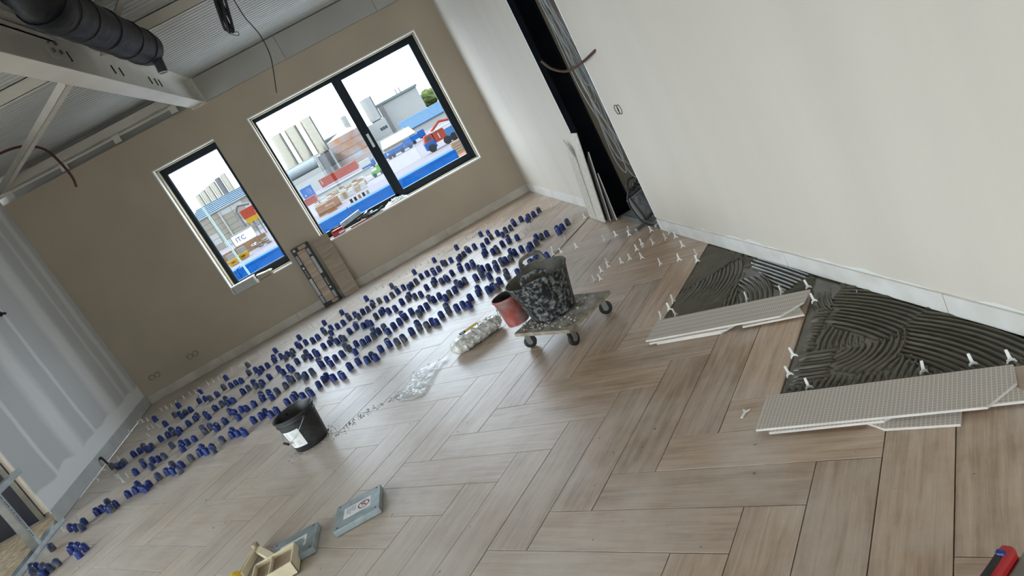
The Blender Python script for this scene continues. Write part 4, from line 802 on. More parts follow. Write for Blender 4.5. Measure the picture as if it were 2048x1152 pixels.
for k in range(240):
    a=random.uniform(-2.9,.9); r=abs(random.gauss(0,.05))+.120; x,y=-1.048+r*math.cos(a),2.372+r*math.sin(a)
    if random.random()<.62: x=-.90+random.uniform(-.03,.55); y=2.22+.10*math.sin((x+.9)*5)+random.gauss(0,.035)
    s=random.uniform(.002,.006); b.lathe([(.001,0),(s,0),(.6*s,.6*s),(.001,.8*s)],5,c=(x,y,0.0005))
cr=b.build('mortar_crumbs','mortar_dry'); tag(cr,'dry mortar crumbs scattered on the floor beside the black bucket','crumbs'); stuff(cr)
# ================================================================== bag of clips and torn film
bx=Matrix.Translation((.262,2.435,.0))@Matrix.Rotation(math.radians(17),4,'Z')
t=thing('bag_of_clips','clear plastic bag full of white clips with a yellow header card on the floor','bag',(.262,2.435,0),math.radians(17))
vs=[];n,m=30,18
for i in range(n+1):
    for j in range(m):
        u=i/n*2-1; a=2*math.pi*j/m
        rr=(max(0,1-abs(u)**5))**.5; 
        ny=1+.16*noise.noise(Vector((u*6,math.cos(a)*3,math.sin(a)*3)))+.22*noise.noise(Vector((u*19,math.cos(a)*9,math.sin(a)*9)))
        y=.085*rr*math.cos(a)*ny; z=.052+.052*rr*math.sin(a)*ny
        vs.append((u*.215,y,max(.0015,z)))
MB().add(vs,[(i*m+j,(i+1)*m+j,(i+1)*m+(j+1)%m,i*m+(j+1)%m) for i in range(n) for j in range(m)]).build('bag','bag',t,smooth=60)
b=MB()
for k in range(90):
    u=random.uniform(-.85,.85); a=random.uniform(-.4,math.pi+.2); rr=(1-abs(u)**3.2)**.5
    p=Vector((u*.20,.080*rr*math.cos(a),.055+.055*rr*math.sin(a))); d=Vector((random.uniform(-1,1),random.uniform(-1,1),random.uniform(-.5,.5))).normalized()*.014
    b.tube([p-d,p+d],.0022,4)
stuff(b.build('white_clips','white_p',t))
Xh=Matrix.Translation((-.02,.020,.112))@Matrix.Rotation(.25,4,'X')
hc=MB().box((-.075,-.013,0),(.075,.013,.002),X=Xh).build('header_card','yellow',t); MB().box((-.078,-.014,-.0005),(-.032,.014,.003),X=Xh).build('black_print','ink_d',hc)
MB().box((-.068,-.007,.003),(-.061,.007,.0034),X=Xh).box((-.055,-.006,.003),(-.042,.006,.0034),X=Xh).build('white_print','paper',hc)
t=None
pl=[(-.406,2.205),(-.30,2.385),(-.245,2.55),(-.16,2.53),(.04,2.455),(-.03,2.36),(-.09,2.33),(-.14,2.20),(-.215,2.06),(-.30,2.08)]
b=MB();vs=[];idx={};n=46
for i in range(n+1):
    for j in range(n+1):
        x=-.42+.48*i/n;y=2.02+.55*j/n
        r=False;q=len(pl)-1
        for k in range(len(pl)):
            if (pl[k][1]>y)!=(pl[q][1]>y) and x<(pl[q][0]-pl[k][0])*(y-pl[k][1])/(pl[q][1]-pl[k][1])+pl[k][0]: r=not r
            q=k
        if r:
            nz=noise.noise(Vector((x*22,y*9,2)))*.014+noise.noise(Vector((x*60,y*60,5)))*.010; idx[i,j]=len(vs); vs.append((x,y,.012+abs(nz)+(.012 if y<2.2 else 0)*abs(noise.noise(Vector((x*90,y*40,1))))))
fs=[(idx[i,j],idx[i+1,j],idx[i+1,j+1],idx[i,j+1]) for i in range(n) for j in range(n) if all(k in idx for k in ((i,j),(i+1,j),(i+1,j+1),(i,j+1)))]
b.add(vs,fs); b.tube([(-.40,2.21,.004),(-.30,2.385,.015),(-.245,2.55,.01)],.0025,5).tube([(-.40,2.20,.003),(-.30,2.085,.006),(-.215,2.062,.006),(-.14,2.20,.01),(-.09,2.33,.012)],.0022,5)
fo=b.build('torn_film',['film_s'],smooth=80); tag(fo,'torn crumpled clear plastic film lying left of the bag of clips','film')
# ================================================================== floor box lids
def lid(label,c,rz,stickflip,torn=False):
    t=thing('floor_box_lid',label,'lid',(c[0],c[1],0),rz)
    MB().box((-.115,-.125,.003),(.115,.125,.036)).build('cover','galv_d',t,bevel=.003)
    st=MB().box((-.048,-.075,.0362),(.048,.075,.0368)).build('sticker','paper',t)
    sy=-1 if stickflip else 1
    ring=MB(); m=28; vs=[]
    for i in range(m):
        a=2*math.pi*i/m
        for r in (.026,.033): vs.append((r*math.cos(a),sy*.036+r*math.sin(a),.0372))
    ring.add(vs,[(2*i,2*i+1,2*((i+1)%m)+1,2*((i+1)%m)) for i in range(m)])
    X=Matrix.Translation((0,sy*.036,.0372))@Matrix.Rotation(.78,4,'Z'); ring.box((-.028,-.003,-.0001),(.028,.003,.0001),X=X)
    ring.build('prohibition_ring','ink_r',st)
    tx=MB()
    for k in range(6): tx.box((-.036,sy*(-.012-.009*k)-.002,.0370),(random.uniform(.0,.034),sy*(-.012-.009*k)+.002,.0372))
    tx.lathe([(.012,0),(.001,.0001)],16,c=(-.018,sy*.036,.0371)).box((-.012,sy*.036-.010,.0370),(.016,sy*.036-.004,.03725)).box((-.016,sy*.036+.004,.0370),(.012,sy*.036+.010,.03725))
    stuff(tx.build('printed_text','ink',st))
    if torn: MB().prism([(-.02,.0-sy*.01),(.045,-.02*sy-.02),(.05,-.06*sy),(.0,-.07*sy),(-.03,-.04*sy)],.0369,.0373).build('worn_patch','galv_d',st)
    for sx in (-1,1):
        for s in (-1,1): MB().lathe([(.006,0),(.001,.001)],10,c=(sx*.095,s*.105,.0362)).build('screw_hole','dark_in',t)
    return t
lid('galvanised floor box lid with a clean warning sticker, nearer the black bucket',(-.688,1.013),math.radians(-94),False)
lid('galvanised floor box lid with a torn warning sticker, beside the cream tool',(-1.048,1.008),math.radians(-93),True,True)
# ================================================================== cream tool with yellow handle, red tool
t=thing('cream_hand_tool','flat cream plastic tool frame with a tray and a yellow knob at the bottom edge','tool',(-1.2,1.0,0))
d=Vector((.048,.165,0)).normalized(); X=Matrix((d,Vector((-d.y,d.x,0)),Vector((0,0,1)))).transposed().to_4x4(); X.translation=Vector((-.142,.055,0))
MB().box((-.02,-.022,.006),(.175,-.006,.046),X=X).box((-.02,.005,.006),(.172,.018,.040),X=X).build('grip_strut','cream',t,bevel=.004)
MB().box((-.01,-.006,.008),(.16,.005,.026),X=X).build('grip_slot','dark_in',t)
MB().lathe([(.001,0),(.018,0),(.018,.052),(.015,.056),(.001,.056)],16,c=(-.084,.236,.002)).build('pivot','tan',t,smooth=40)
d=Vector((.145,-.24,0)).normalized(); X2=Matrix((d,Vector((-d.y,d.x,0)),Vector((0,0,1)))).transposed().to_4x4(); X2.translation=Vector((-.078,.215,.018))
MB().box((0,-.020,0),(.27,.020,.022),X=X2).build('arm','cream',t,bevel=.005)
MB().box((-.03,-.21,.002),(.19,-.035,.012)).box((-.03,-.045,.002),(.19,-.035,.075)).box((-.03,-.21,.002),(.19,-.20,.075)).box((.18,-.21,.002),(.19,-.035,.075)).box((-.03,-.21,.002),(-.02,-.035,.075)).box((.06,-.2,.012),(.068,-.045,.070)).build('tray','cream',t,bevel=.003)
MB().box((-.019,-.199,.013),(.179,-.046,.052)).build('tray_lining','tan',t)
MB().lathe([(.001,-.030),(.024,-.026),(.034,0),(.026,.024),(.001,.032)],20,c=(-.168,.035,.032)).build('knob','yellow',t,smooth=50)
t=thing('red_power_tool','red and black power tool lying in the bottom right corner','tool',(.980,-1.153,0),math.radians(21))
MB().prism([(-.10,.0),(-.085,-.012),(.075,-.012),(.085,.0),(.080,.022),(-.09,.028)],.012,.085).build('red_handle','red',t,bevel=.006)
MB().prism([(-.065,.004),(.055,.004),(.055,.020),(-.06,.022)],.084,.0875).build('black_slot','black',t,bevel=.002)
MB().lathe([(.011,0),(.008,.006),(.001,.007)],14,c=(.052,.012,.085)).build('button','cap_blue',t,smooth=50)
MB().prism([(-.11,-.085),(.10,-.075),(.105,-.014),(-.105,-.012)],.004,.065).build('grey_body','zinc',t,bevel=.006)
MB().prism([(-.11,-.16),(.11,-.15),(.105,-.088),(-.112,-.088)],.004,.05).build('dark_body','rubber',t,bevel=.006)
MB().tube([(.05,-.10,.056),(-.02,-.12,.058),(-.06,-.11,.056)],.010,8).build('lever','galv',t,smooth=50)
# ================================================================== things on the sills
t=thing('red_tool_case','small red tool case with a black handle on the wide window sill','case',(-.545,6.80,.684),0)
MB().prism([(-.075,-.045),(.085,-.045),(.085,.045),(-.075,.045)],0,.055).build('body','red',t,bevel=.008)
MB().prism([(-.07,-.04),(.08,-.04),(.08,.04),(-.07,.04)],.056,.075).build('lid','red',t,bevel=.008)
MB().tube(spline([(-.05,0,.07),(-.05,0,.10),(.05,0,.105),(.055,0,.07)]),.007,8).tube([(-.06,0,.09),(-.10,.0,.125)],.005,6).build('handle','black',t,smooth=50)
MB().box((.01,-.0475,.012),(.08,-.0455,.034)).build('label_plate','paper',t)
t=MB().box((-.14,-.035,-.03),(.14,.035,.03)).build('grey_batten','galv_d',None,bevel=.003,loc=(-.325,6.80,.788),rot=(0,-.13,.05)); tag(t,'grey slanting batten lying right of the red tool case on the sill','batten')
t=thing('tool_heap','heap of black straps and flat tools in the middle of the wide window sill','tools',(-.10,6.80,.684))
random.seed(5)
for k in range(13):
    x=-.10+.019*k; X=Matrix.Translation((x,random.uniform(-.03,.03),.018+random.uniform(0,.035)+ .02*math.sin(k*.5)))@Matrix.Rotation(random.uniform(-.5,.5),4,'Z')@Matrix.Rotation(random.uniform(-.45,.15),4,'Y')
    MB().box((-.065,-.022,-.008),(.065,.022,.008),X=X).build('flat_tool' if k%3==0 else 'strap',('rubber','black','galv_d')[k%3],t,bevel=.002)
MB().box((-.28,-.048,.0),(.02,-.036,.014)).build('red_strip','red',t)
vs=[];n,m=40,14
for i in range(n+1):
    for j in range(m+1):
        u=i/n; v=j/m; vs.append((u*.36,(v-.5)*.16,.004+ .055*math.sin(math.pi*u)**.7*(.4+.6*math.sin(math.pi*v))+.03*noise.noise(Vector((u*14,v*6,7)))*math.sin(math.pi*u)))
vs=[(a,b_,max(.002,c)) for a,b_,c in vs]
fo=MB().add(vs,[(i*(m+1)+j,(i+1)*(m+1)+j,(i+1)*(m+1)+j+1,i*(m+1)+j+1) for i in range(n) for j in range(m)]).build('crumpled_film','film_s',smooth=80,loc=(.09,6.80,.684)); tag(fo,'crumpled clear plastic film on the wide window sill right of the tools','film')
t=thing('sill_profile','loose white sill profile pieces lying in the narrow window opening','profile',(-1.6,6.74,LZ0))
MB().box((-.37,-.03,-.012),(-.09,.10,.085)).build('profile_piece','label_g',t,bevel=.004); MB().box((-.375,-.034,.085),(-.085,.10,.092)).build('profile_lip','white_p',t)
MB().box((-.06,-.03,.06),(.13,.08,.068),X=Matrix.Rotation(.12,4,'Y')).build('profile_lip','white_p',t); MB().box((-.055,-.02,.005),(.12,.08,.062)).build('profile_piece','reveal',t,bevel=.004)
MB().box((.14,-.035,-.01),(.40,.02,.004)).build('profile_lip','white_p',t); MB().lathe([(.001,0),(.02,0),(.018,.02),(.001,.025)],10,c=(-.07,-.02,-.012)).build('end_cap','white_p',t)
t=thing('pale_pole','pale blue plastic pole standing outside the narrow window','pole',(-1.80,7.16,LZ0-.004))
MB().tube([(0,0,.02),(-.016,0,.55),(-.033,.0,1.08)],.012,8).build('rod','pale_blue',t); MB().box((-.03,-.02,0),(.03,.02,.085)).build('foot','white_p',t,bevel=.004)
struct(MB().box((L0,YB+.301,LZ0-.04),(L1,YB+.52,LZ0-.005)).build('trim_7','galv')); struct(MB().box((R0,YB+.301,RZ0-.04),(R1,YB+.52,RZ0-.005)).build('trim_8','galv'))
# ================================================================== levelling caps and clips
random.seed(21)
def capmod(k,r,z): return 1.0 if z>.055 else (1.035 if k%2 else .965)
capb=MB().lathe([(.0255,0),(.0248,.006),(.0238,.046),(.0218,.057),(.0148,.0635),(.001,.065)],20,mod=capmod); capb.box((-.012,-.003,.0615),(.012,.003,.067))
cap_me={k:capb.mesh('tile_leveller',k,45) for k in ('cap_blue','cap_dirty')}
order=sorted(CAPS,key=lambda p:(Vector((p[0],p[1],0))-CP).length)
near,far=order[:300],order[300:]
rows=(('first row counted from the camera side',4.0),)
def ordn(i): return '%d%s'%(i,'th' if 10<=i%100<=20 else {1:'st',2:'nd',3:'rd'}.get(i%10,'th'))
groups={}
for p in near:
    r=min(CAPROWS,key=lambda y:abs(p[1]-y)); groups.setdefault(CAPROWS.index(r),[]).append(p)
names=CAPNAMES
for r in sorted(groups):
    for i,p in enumerate(sorted(groups[r])):
        k='cap_dirty' if random.random()<.30 else 'cap_blue'
        o=bpy.data.objects.new('tile_leveller',cap_me[k]); C.objects.link(o); o.location=(p[0],p[1],0.0005); o.rotation_euler=(random.uniform(-.05,.05),random.uniform(-.05,.05),random.uniform(0,6.28)); s=random.uniform(.94,1.04); o.scale=(s,s,s)
        tag(o,('blue' if k=='cap_blue' else 'smeared')+' tile leveller, '+ordn(i+1)+' from left in the '+names[r],'leveller','blue tile levellers standing on the floor')
fb=MB()
for p in far:
    s=random.uniform(.95,1.03); fb.add([(p[0]+v[0]*s,p[1]+v[1]*s,v[2]*s) for v in capb.v],capb.f,1 if random.random()<.3 else 0)
o=fb.build('tile_levellers',['cap_blue','cap_dirty'],smooth=45); tag(o,'farthest blue tile levellers near the corner right of the wide window','levellers'); stuff(o)
cb=MB()
cb.prism([(-.0055,.015),(.0055,.015),(.0045,.052),(-.0045,.052)],-.0016,.0016,X=Matrix.Rotation(H,4,'X'))
cb.prism([(-.0055,.020),(-.0070,.015),(-.012,.012),(-.0155,.0),(-.0105,.0),(-.008,.006),(.0,.009),(.008,.006),(.0105,.0),(.0155,.0),(.012,.012),(.0070,.015),(.0055,.020)],-.002,.002,X=Matrix.Rotation(H,4,'X'))
clip_me=cb.mesh('levelling_clip','white_p')
cs=sorted(CLIPS,key=lambda p:p[0]); zone={}
def czone(p):
    x,y=p
    if y>5.75: return 'line by the back wall'
    if x<-2.6: return 'group by the left wall'
    if y>3.3: return 'group below the column tiles'
    if y>1.75: return 'group behind the tub'
    return 'group around the mortar'
for p in cs: zone.setdefault(czone(p),[]).append(p)
for zn,ps in zone.items():
    for i,p in enumerate(ps):
        o=bpy.data.objects.new('levelling_clip',clip_me); C.objects.link(o)
        base=math.pi/4 if (i*7+int(p[1]*13))%2 else -math.pi/4
        z=0.0005
        o.location=(p[0],p[1],z); o.rotation_euler=(0,random.uniform(-.12,.12),(.55 if base>0 else -.5)+random.uniform(-.2,.2))
        tag(o,'small white levelling clip, '+ordn(i+1)+' from the left in the '+zn,'clip','white levelling clips standing in the tile joints')
o=bpy.data.objects.new('levelling_clip',clip_me); C.objects.link(o); o.location=(1.0,.03,.0025); o.rotation_euler=(H,0,-.95); tag(o,'white levelling clip lying flat on the floor left of the nearer tile stack','clip','white levelling clips standing in the tile joints')

# dark mortar squeezed out along the joints of the walked on part
random.seed(33); b=MB()
for d,c,ang,pl,u0,v0 in seen_t:
    if pl is not None or not (-1.7<c[0]<1.4 and 1.2<c[1]<3.6): continue
    for k in range(random.choice((0,1,1,2,3))):
        sd=random.choice((-1,1)); x=random.uniform(-.36,.36); ln=random.uniform(.006,.035); wd=random.uniform(.0012,.004)
        if random.random()<.25: sd=0
        X=Matrix.Translation((c[0],c[1],0))@Matrix.Rotation(ang,4,'Z')@Matrix.Translation((x,sd*.0995 if sd else random.uniform(-.08,.08),0))
        if sd==0: ln*=.3; wd*=.9
        b.prism([(-ln,-wd*.4),(-ln*.4,-wd),(ln*.5,-wd*.8),(ln,0),(ln*.4,wd),(-ln*.6,wd*.7)],-.0004,.0016,X=X)
o=b.build('mortar_smears','mortar'); tag(o,'dark mortar squeezed out along the floor joints around the plastic film','smears'); stuff(o)
# ================================================================== outside: industrial yard below
G=-6.5
def P(dx,dz,d): return (CP.x+dx*d, CP.y+d, CP.z+dz*d)
for k,v in dict(y_ground=((.36,.33,.37),.9),y_terra=((.52,.22,.12),.9),c_blue=((.005,.20,.75),.5),c_blue2=((.02,.16,.55),.5),c_red=((.62,.09,.05),.5),c_steel=((.50,.48,.42),.3),c_steel_d=((.36,.36,.36),.4),c_white=((.78,.78,.74),.6),c_roofblue=((.10,.30,.62),.5),c_green=((.22,.55,.10),.6),c_tan=((.58,.42,.27),.8),c_brown=((.50,.23,.11),.8),c_wall=((.56,.50,.40),.85),c_roofg=((.32,.42,.40),.6),c_grey=((.42,.42,.41),.6),c_yellow=((.85,.48,.03),.5),c_tire=((.05,.05,.055),.8),c_win=((.10,.14,.18),.2),c_leaf=((.20,.27,.07),.8),c_roofl=((.55,.63,.64),.5),c_rust=((.45,.25,.13),.6)).items():
    MT[k]=mat(k,tuple(.17*c for c in v[0]),max(.7,v[1]),var=.08,scale=2.5,spec=.05)
MT['c_steel']=mat('brushed_tank_steel',(.17,.155,.12),.33,metal=.6,var=.06,scale=1.5)
MT['c_tank']=mat('weathered_tank_steel',(.13,.07,.04),.5,metal=.2,spec=.1,col2=(.12,.12,.13),scale=.25,space='Object')
struct(MB().box((-260,20,G-.5),(260,600,G)).build('ground','y_ground'))
struct(MB().box((-40,76,G),(40,112,G+.04)).build('ground_paving','y_terra'))
def container(label,c,sz,m,nseam,cat='container',extra=None,name='shipping_container',rz=0):
    t=thing(name,label,cat,c,rz); hx,hy,h=sz[0]/2,sz[1]/2,sz[2]
    MB().box((-hx,-hy,.1),(hx,hy,h)).build('body',m,t)
    for k in range(nseam+1):
        x=-hx+2*hx*k/nseam; MB().box((x-.06,-hy-.05,.1),(x+.06,-hy,h)).build('post',m,t)
    MB().box((-hx,-hy-.07,h-.16),(hx,hy+.03,h+.02)).build('top_rail',m,t)
    MB().box((-hx,-hy-.07,0),(hx,hy,.18)).build('bottom_rail',m,t)
    return t
container('long blue steel container right below the wide window',(2.3,74,G),(12.3,2.4,2.62),'c_blue',8)
container('long blue steel container below the left part of the wide window',(-10.2,74,G),(12.3,2.4,2.62),'c_blue',8)
container('long blue steel container below the narrow window',(-22.7,74,G),(12.3,2.4,2.62),'c_blue',8)
# far silos (three polished)
def silo(name,label,x0,x1,zt,zb,d,m='c_steel',cone=.35,grp=None,cat='silo'):
    cx=CP.x+(x0+x1)/2*d; r=(x1-x0)/2*d; zt=CP.z+zt*d; zb=CP.z+zb*d; h=zt-zb
    t=thing(name,label,cat,(cx,CP.y+d+r,zb),0,grp)
    MB().lathe([(r,0),(r,h),(r*.97,h+.02*r),(r*.25,h+cone*r),(.01,h+cone*r)],28).build('shell',m,t,smooth=40)
    for k in range(1,6): MB().lathe([(r*1.0,h*k/6-.05),(r*1.012,h*k/6),(r*1.0,h*k/6+.05)],28).build('weld_band',m,t,smooth=60)
    if zb>G+.2: MB().lathe([(r*.8,G-zb),(r*.8,-.02)],16).build('base_skirt','c_grey',t)
    MB().box((r*.90,-r*.5,0),(r*1.06,-r*.34,h)).build('ladder','c_steel_d',t)
    MB().tube([(-r*.6,-r*.7,h+.05*r),(-r*.6,-r*.7,h+.35*r),(r*.6,-r*.7,h+.35*r),(r*.6,-r*.7,h+.05*r)],.06,4).build('top_railing','c_steel_d',t)
    return t
silo('polished_silo','leftmost of the three tall polished steel silos in the wide window',-.0965,-.0805,.0535,.006,268)
silo('polished_silo','middle one of the three tall polished steel silos in the wide window',-.0758,-.0585,.0535,.006,268)
silo('polished_silo','rightmost of the three tall polished steel silos, next to the rusty tank',-.0525,-.0365,.0545,.006,268)
t=thing('silo_building','pale building with rounded blue-grey roof under the polished silos','building',P(-.075,0,250)); t.location.z=G
w0=.055*250/2
MB().box((-w0,0,0),(w0*.6,14,8.1-1.9)).build('wall','c_white',t); MB().lathe([(1.9,-w0*.96),(1.9,w0*.55)],20,X=Matrix.Translation((0,1.6,8.0))@Matrix.Rotation(H,4,'Y'),cap0=True,cap1=True).build('round_tank','c_roofl',t,smooth=50)
MB().box((w0*.6,1,0),(w0*1.05,10,9.3)).build('grey_annex','c_grey',t); MB().box((w0*.58,.5,0),(w0*.72,1.2,9.6)).build('stair_pillar','c_white',t); MB().box((-w0,1,9.5),(w0*1.0,14,10.2)).build('deck_slab','c_white',t)
silo('storage_tank','big rusty silver storage tank right of the polished silos',-.0363,.0185,.0135,-.040,255,'c_tank',.22,None,'tank')
t=thing('roof_shed','small pale shed with a grey-green roof behind the rusty tank','building',P(-.020,0,300)); t.location.z=G
MB().box((-7,0,0),(2,8,13.0)).build('wall','c_white',t); MB().box((-7.5,-.5,13.0),(2.5,8.5,13.8)).build('roof','c_roofg',t)
silo('slim_silo','slim white silo tower rising behind the rusty tank',-.004,.0035,.034,.012,290,'c_white')
silo('white_silo','wide white silo with a top railing in the right-hand pane',.0285,.0448,.0405,.0095,292,'c_white',.2)
t=thing('white_plant','white plant building with small windows below the white silo','building',P(.0345,0,272)); t.location.z=G
MB().box((-3.6,0,0),(3.6,12,10.3)).build('wall','c_white',t)
for k in range(3): MB().box((.2+.95*k,-.08,6.6),(1.0+.95*k,.02,7.6)).build('window','c_win',t)
t=thing('white_hall','large white hall with a grey-green roof edge in the right-hand pane','building',P(.075,0,300)); t.location.z=G
MB().box((-8.6,0,0),(8.6,26,15.2)).build('wall','c_white',t); MB().box((-9.0,-.6,15.2),(9.2,26,16.1)).build('roof_edge','c_roofg',t); MB().box((-8.6,-.5,0),(-6.6,0,15.2)).build('grey_pillar','c_grey',t)
for x in (1.0,2.6): MB().tube([(x,4,16),(x,4,18.2)],.25,8).build('roof_vent','c_grey',t)
t=thing('blue_roof_hall','long low hall with a blue striped roof in the right-hand pane','building',P(.112,0,250)); t.location.z=G
MB().box((-12,0,0),(14,14,2.6)).build('wall','c_white',t)
MB().add([(-12.5,-.5,2.7),(14,-.5,2.7),(14,14,6.2),(-12.5,14,6.2),(-12.5,-.5,2.5),(14,-.5,2.5),(14,14,6.0),(-12.5,14,6.0)],[(0,1,2,3),(7,6,5,4),(0,4,5,1),(3,2,6,7),(0,3,7,4),(1,5,6,2)]).build('roof','c_roofblue',t)
for k in range(9): MB().box((-12.4,k*1.6-.3,2.80+k*.386),(14,k*1.6+.1,2.93+k*.386)).build('roof_batten','c_roofl',t)
def tree(label,c,h,r,seed):
    t=thing('tree',label,'tree',c); b=MB(); n=18; m=12; vs=[]
    for i in range(m+1):
        for j in range(n):
            a=math.pi*i/m; q=2*math.pi*j/n; d=Vector((math.sin(a)*math.cos(q),math.sin(a)*math.sin(q),math.cos(a)))
            k=r*(1+.35*noise.noise(d*2.2+Vector((seed,0,0)))+.2*noise.noise(d*6+Vector((0,seed,0)))); vs.append((d.x*k,d.y*k,h-r+d.z*k*.9))
    b.add(vs,[(i*n+j,(i+1)*n+j,(i+1)*n+(j+1)%n,i*n+(j+1)%n) for i in range(m) for j in range(n)]); b.build('crown','c_leaf',t); MB().tube([(0,0,0),(0,0,h-r)],.35,8).build('trunk','c_tan',t)
tree('pale green tree nearest the white hall, right-hand pane',(CP.x+.1135*330,CP.y+330,G),13.0,4.2,2)
tree('pale green tree farther right of the white hall, by the window edge',(CP.x+.142*340,CP.y+340,G),10.8,4.4,5)
def wheels(t,xs,r,y=-1.2,m='c_tire'):
    for x in xs: 
        w_=MB().lathe([(.01,-.15),(r*.6,-.16),(r,-.13),(r,.13),(.01,.15)],16,X=Matrix.Translation((x,y,r))@Matrix.Rotation(H,4,'X')).build('wheel',m,t,smooth=40)
# red container on a trailer
t=container('red freight container standing on a trailer in the middle of the wide window',(CP.x-.0422*228,CP.y+228,G+.45),(12.4,2.4,2.55),'c_red',6,'container'); MB().box((-5.7,-1.28,.9),(-5.45,-1.2,2.3)).build('white_mark','c_white',t)
wheels(t,(-4.2,-3.2,3.2,4.2),.45,-.9)
t=container('small blue container with white marks left of the red container',(CP.x-.0893*215,CP.y+215,G),(3.2,2.6,3.4),'c_blue',2)
for x,z0,z1 in ((.1,1.2,2.8),(.6,1.4,2.9),(1.0,1.0,2.7)): MB().box((x,-1.38,z0),(x+.12,-1.34,z1)).build('white_mark','c_white',t)
MB().lathe([(.28,0),(.01,.01)],12,X=Matrix.Translation((-.9,-1.36,1.2))@Matrix.Rotation(H,4,'X')).build('white_mark','c_white',t)
container('small red container below the small blue one',(CP.x-.0905*180,CP.y+180,G),(2.9,2.2,1.6),'c_red',2)
t=thing('yard_wall','long pale low wall with a grey cap across the yard','wall',(CP.x-.045*172,CP.y+172,G)); MB().box((-6.6,0,0),(7.4,.6,1.3)).build('wall_body','c_white',t); MB().box((-6.8,-.2,1.3),(7.6,.8,1.5)).build('wall_cap','c_grey',t)
t=thing('white_van','white and blue lorry parked right of the red container','truck',(CP.x-.0045*192,CP.y+192,G)); MB().box((-1.6,-1,.5),(1.4,1,2.8)).build('box_body','c_white',t); MB().box((-1.4,-1.05,.45),(1.4,-.98,1.3)).build('blue_stripe','c_blue2',t); MB().box((1.4,-1,.5),(2.4,1,2.0)).build('cab','c_blue2',t); wheels(t,(-.9,1.7),.42,-1.0)
t=thing('green_dumper','small green dumper with a slanting white ramp','dumper',(CP.x+.004*148,CP.y+148,G)); MB().box((-1.3,-1,.5),(1.2,1,1.3)).build('body','c_green',t); MB().box((.1,-.9,1.3),(1.0,.9,2.1)).build('cab','c_green',t); wheels(t,(-.8,.8),.42,-1.0)
MB().add([(-3.6,-1,1.5),(-1.4,-1,.35),(-1.4,.6,.35),(-3.6,.6,1.5),(-3.6,-1,1.3),(-1.4,-1,.15),(-1.4,.6,.15),(-3.6,.6,1.3)],[(0,1,2,3),(7,6,5,4),(0,4,5,1),(1,5,6,2),(2,6,7,3),(3,7,4,0)]).build('ramp','c_white',t)
# pallets of pavers
random.seed(4)
def pallet(label,c,sz,m,rows,grp):
    t=thing('paver_pallet',label,'pallet',c,0,grp); a,b_,h=sz
    MB().box((-a/2,-b_/2,0),(a/2,b_/2,.12)).build('wooden_pallet','c_tan',t)
    for k in range(rows): MB().box((-a/2+.03,-b_/2+.03,.12+k*(h-.12)/rows),(a/2-.03,b_/2-.03,.12+(k+1)*(h-.12)/rows-.03)).build('paver_layer',m,t)
    return t
i=0
big=[(-.0665,126,1.7,'c_brown'),(-.0845,124,1.7,'c_brown'),(-.0735,121,1.3,'c_brown')]
lab=['large terracotta pallet in the middle front of the paver stock','large terracotta pallet at the left end of the paver stock','smaller terracotta pallet between the two large ones']
for (dx,d,s,m),lb_ in zip(big,lab): pallet(lb_,(CP.x+dx*d,CP.y+d,G),(s*1.2,1.4,s),m,5,'pallets of pavers in the yard')
pos=[]
for r_,d in enumerate((134,142,150,158)):
    for k in range(9): pos.append((-.088+.0095*k+.002*(r_%2),d,r_,k))
rown=('front row','second row','third row','back row')
for dx,d,r_,k in pos:
    if dx>-.012: continue
    pallet('stack of pale pavers, %s from the left in the %s of the stock'%(ordn(k+1),rown[r_]),(CP.x+dx*d,CP.y+d,G),(1.15,1.0,random.uniform(.9,1.35)),random.choice(('c_tan','c_tan','c_white','c_brown')),3,'pallets of pavers in the yard')
for k in range(5):
    t=MB().tube([(0,0,0),(0,0,.55)],.22,10).lathe([(.24,.55),(.24,.62),(.01,.64)],10).build('bollard_pipe',('c_tire','c_tire','c_brown','c_tire','c_grey')[k],None,loc=(CP.x+(-.046+.0062*k)*117,CP.y+117,G)); tag(t,'short standing pipe, %s from the left in the line beside the orange paving'%ordn(k+1),'pipe','pipes beside the orange paving')
# trucks right
t=thing('tipper_truck','long blue tipper truck driving on the yard road','truck',(CP.x+.046*186,CP.y+186,G))
MB().prism([(-4.4,-1.2),(1.0,-1.2),(1.0,1.2),(-4.4,1.2)],.9,2.0).build('tipper_body','c_blue2',t); MB().box((1.2,-1.2,.5),(3.3,1.2,2.6)).build('cab','c_blue2',t); MB().box((3.3,-1.1,1.5),(3.34,1.1,2.4)).build('windscreen','c_win',t); MB().box((-4.4,-.9,.5),(3.2,.9,.9)).build('chassis','c_grey',t); wheels(t,(-3.4,-2.3,.2,2.4),.5); MB().box((-3.8,-1.25,1.2),(-3.3,-1.21,1.7)).build('white_mark','c_white',t)
t=thing('tipper_truck','second blue tipper truck parked behind the first, farther right','truck',(CP.x+.0705*196,CP.y+196,G))
MB().box((-2.6,-1.2,.9),(1.0,1.2,2.2)).build('tipper_body','c_blue',t); MB().box((1.1,-1.2,.5),(2.8,1.2,2.5)).build('cab','c_blue2',t); wheels(t,(-1.8,-.8,1.9),.5)
t=thing('tan_shed','low tan roofed shed behind the blue trucks','building',(CP.x+.050*225,CP.y+225,G)); MB().box((-5.5,0,0),(5,8,1.8)).build('wall','c_tan',t)
MB().add([(-6,-.4,1.8),(5.5,-.4,1.8),(5,8,4.2),(-5,8,4.2),(-6,-.4,1.6),(5.5,-.4,1.6),(5,8,4.0),(-5,8,4.0)],[(0,1,2,3),(7,6,5,4),(0,4,5,1),(3,2,6,7),(0,3,7,4),(1,5,6,2)]).build('roof','c_wall',t)
t=thing('crane_lorry','red and blue lorry with big wheels and a loading crane','truck',(CP.x+.096*130,CP.y+130,G))
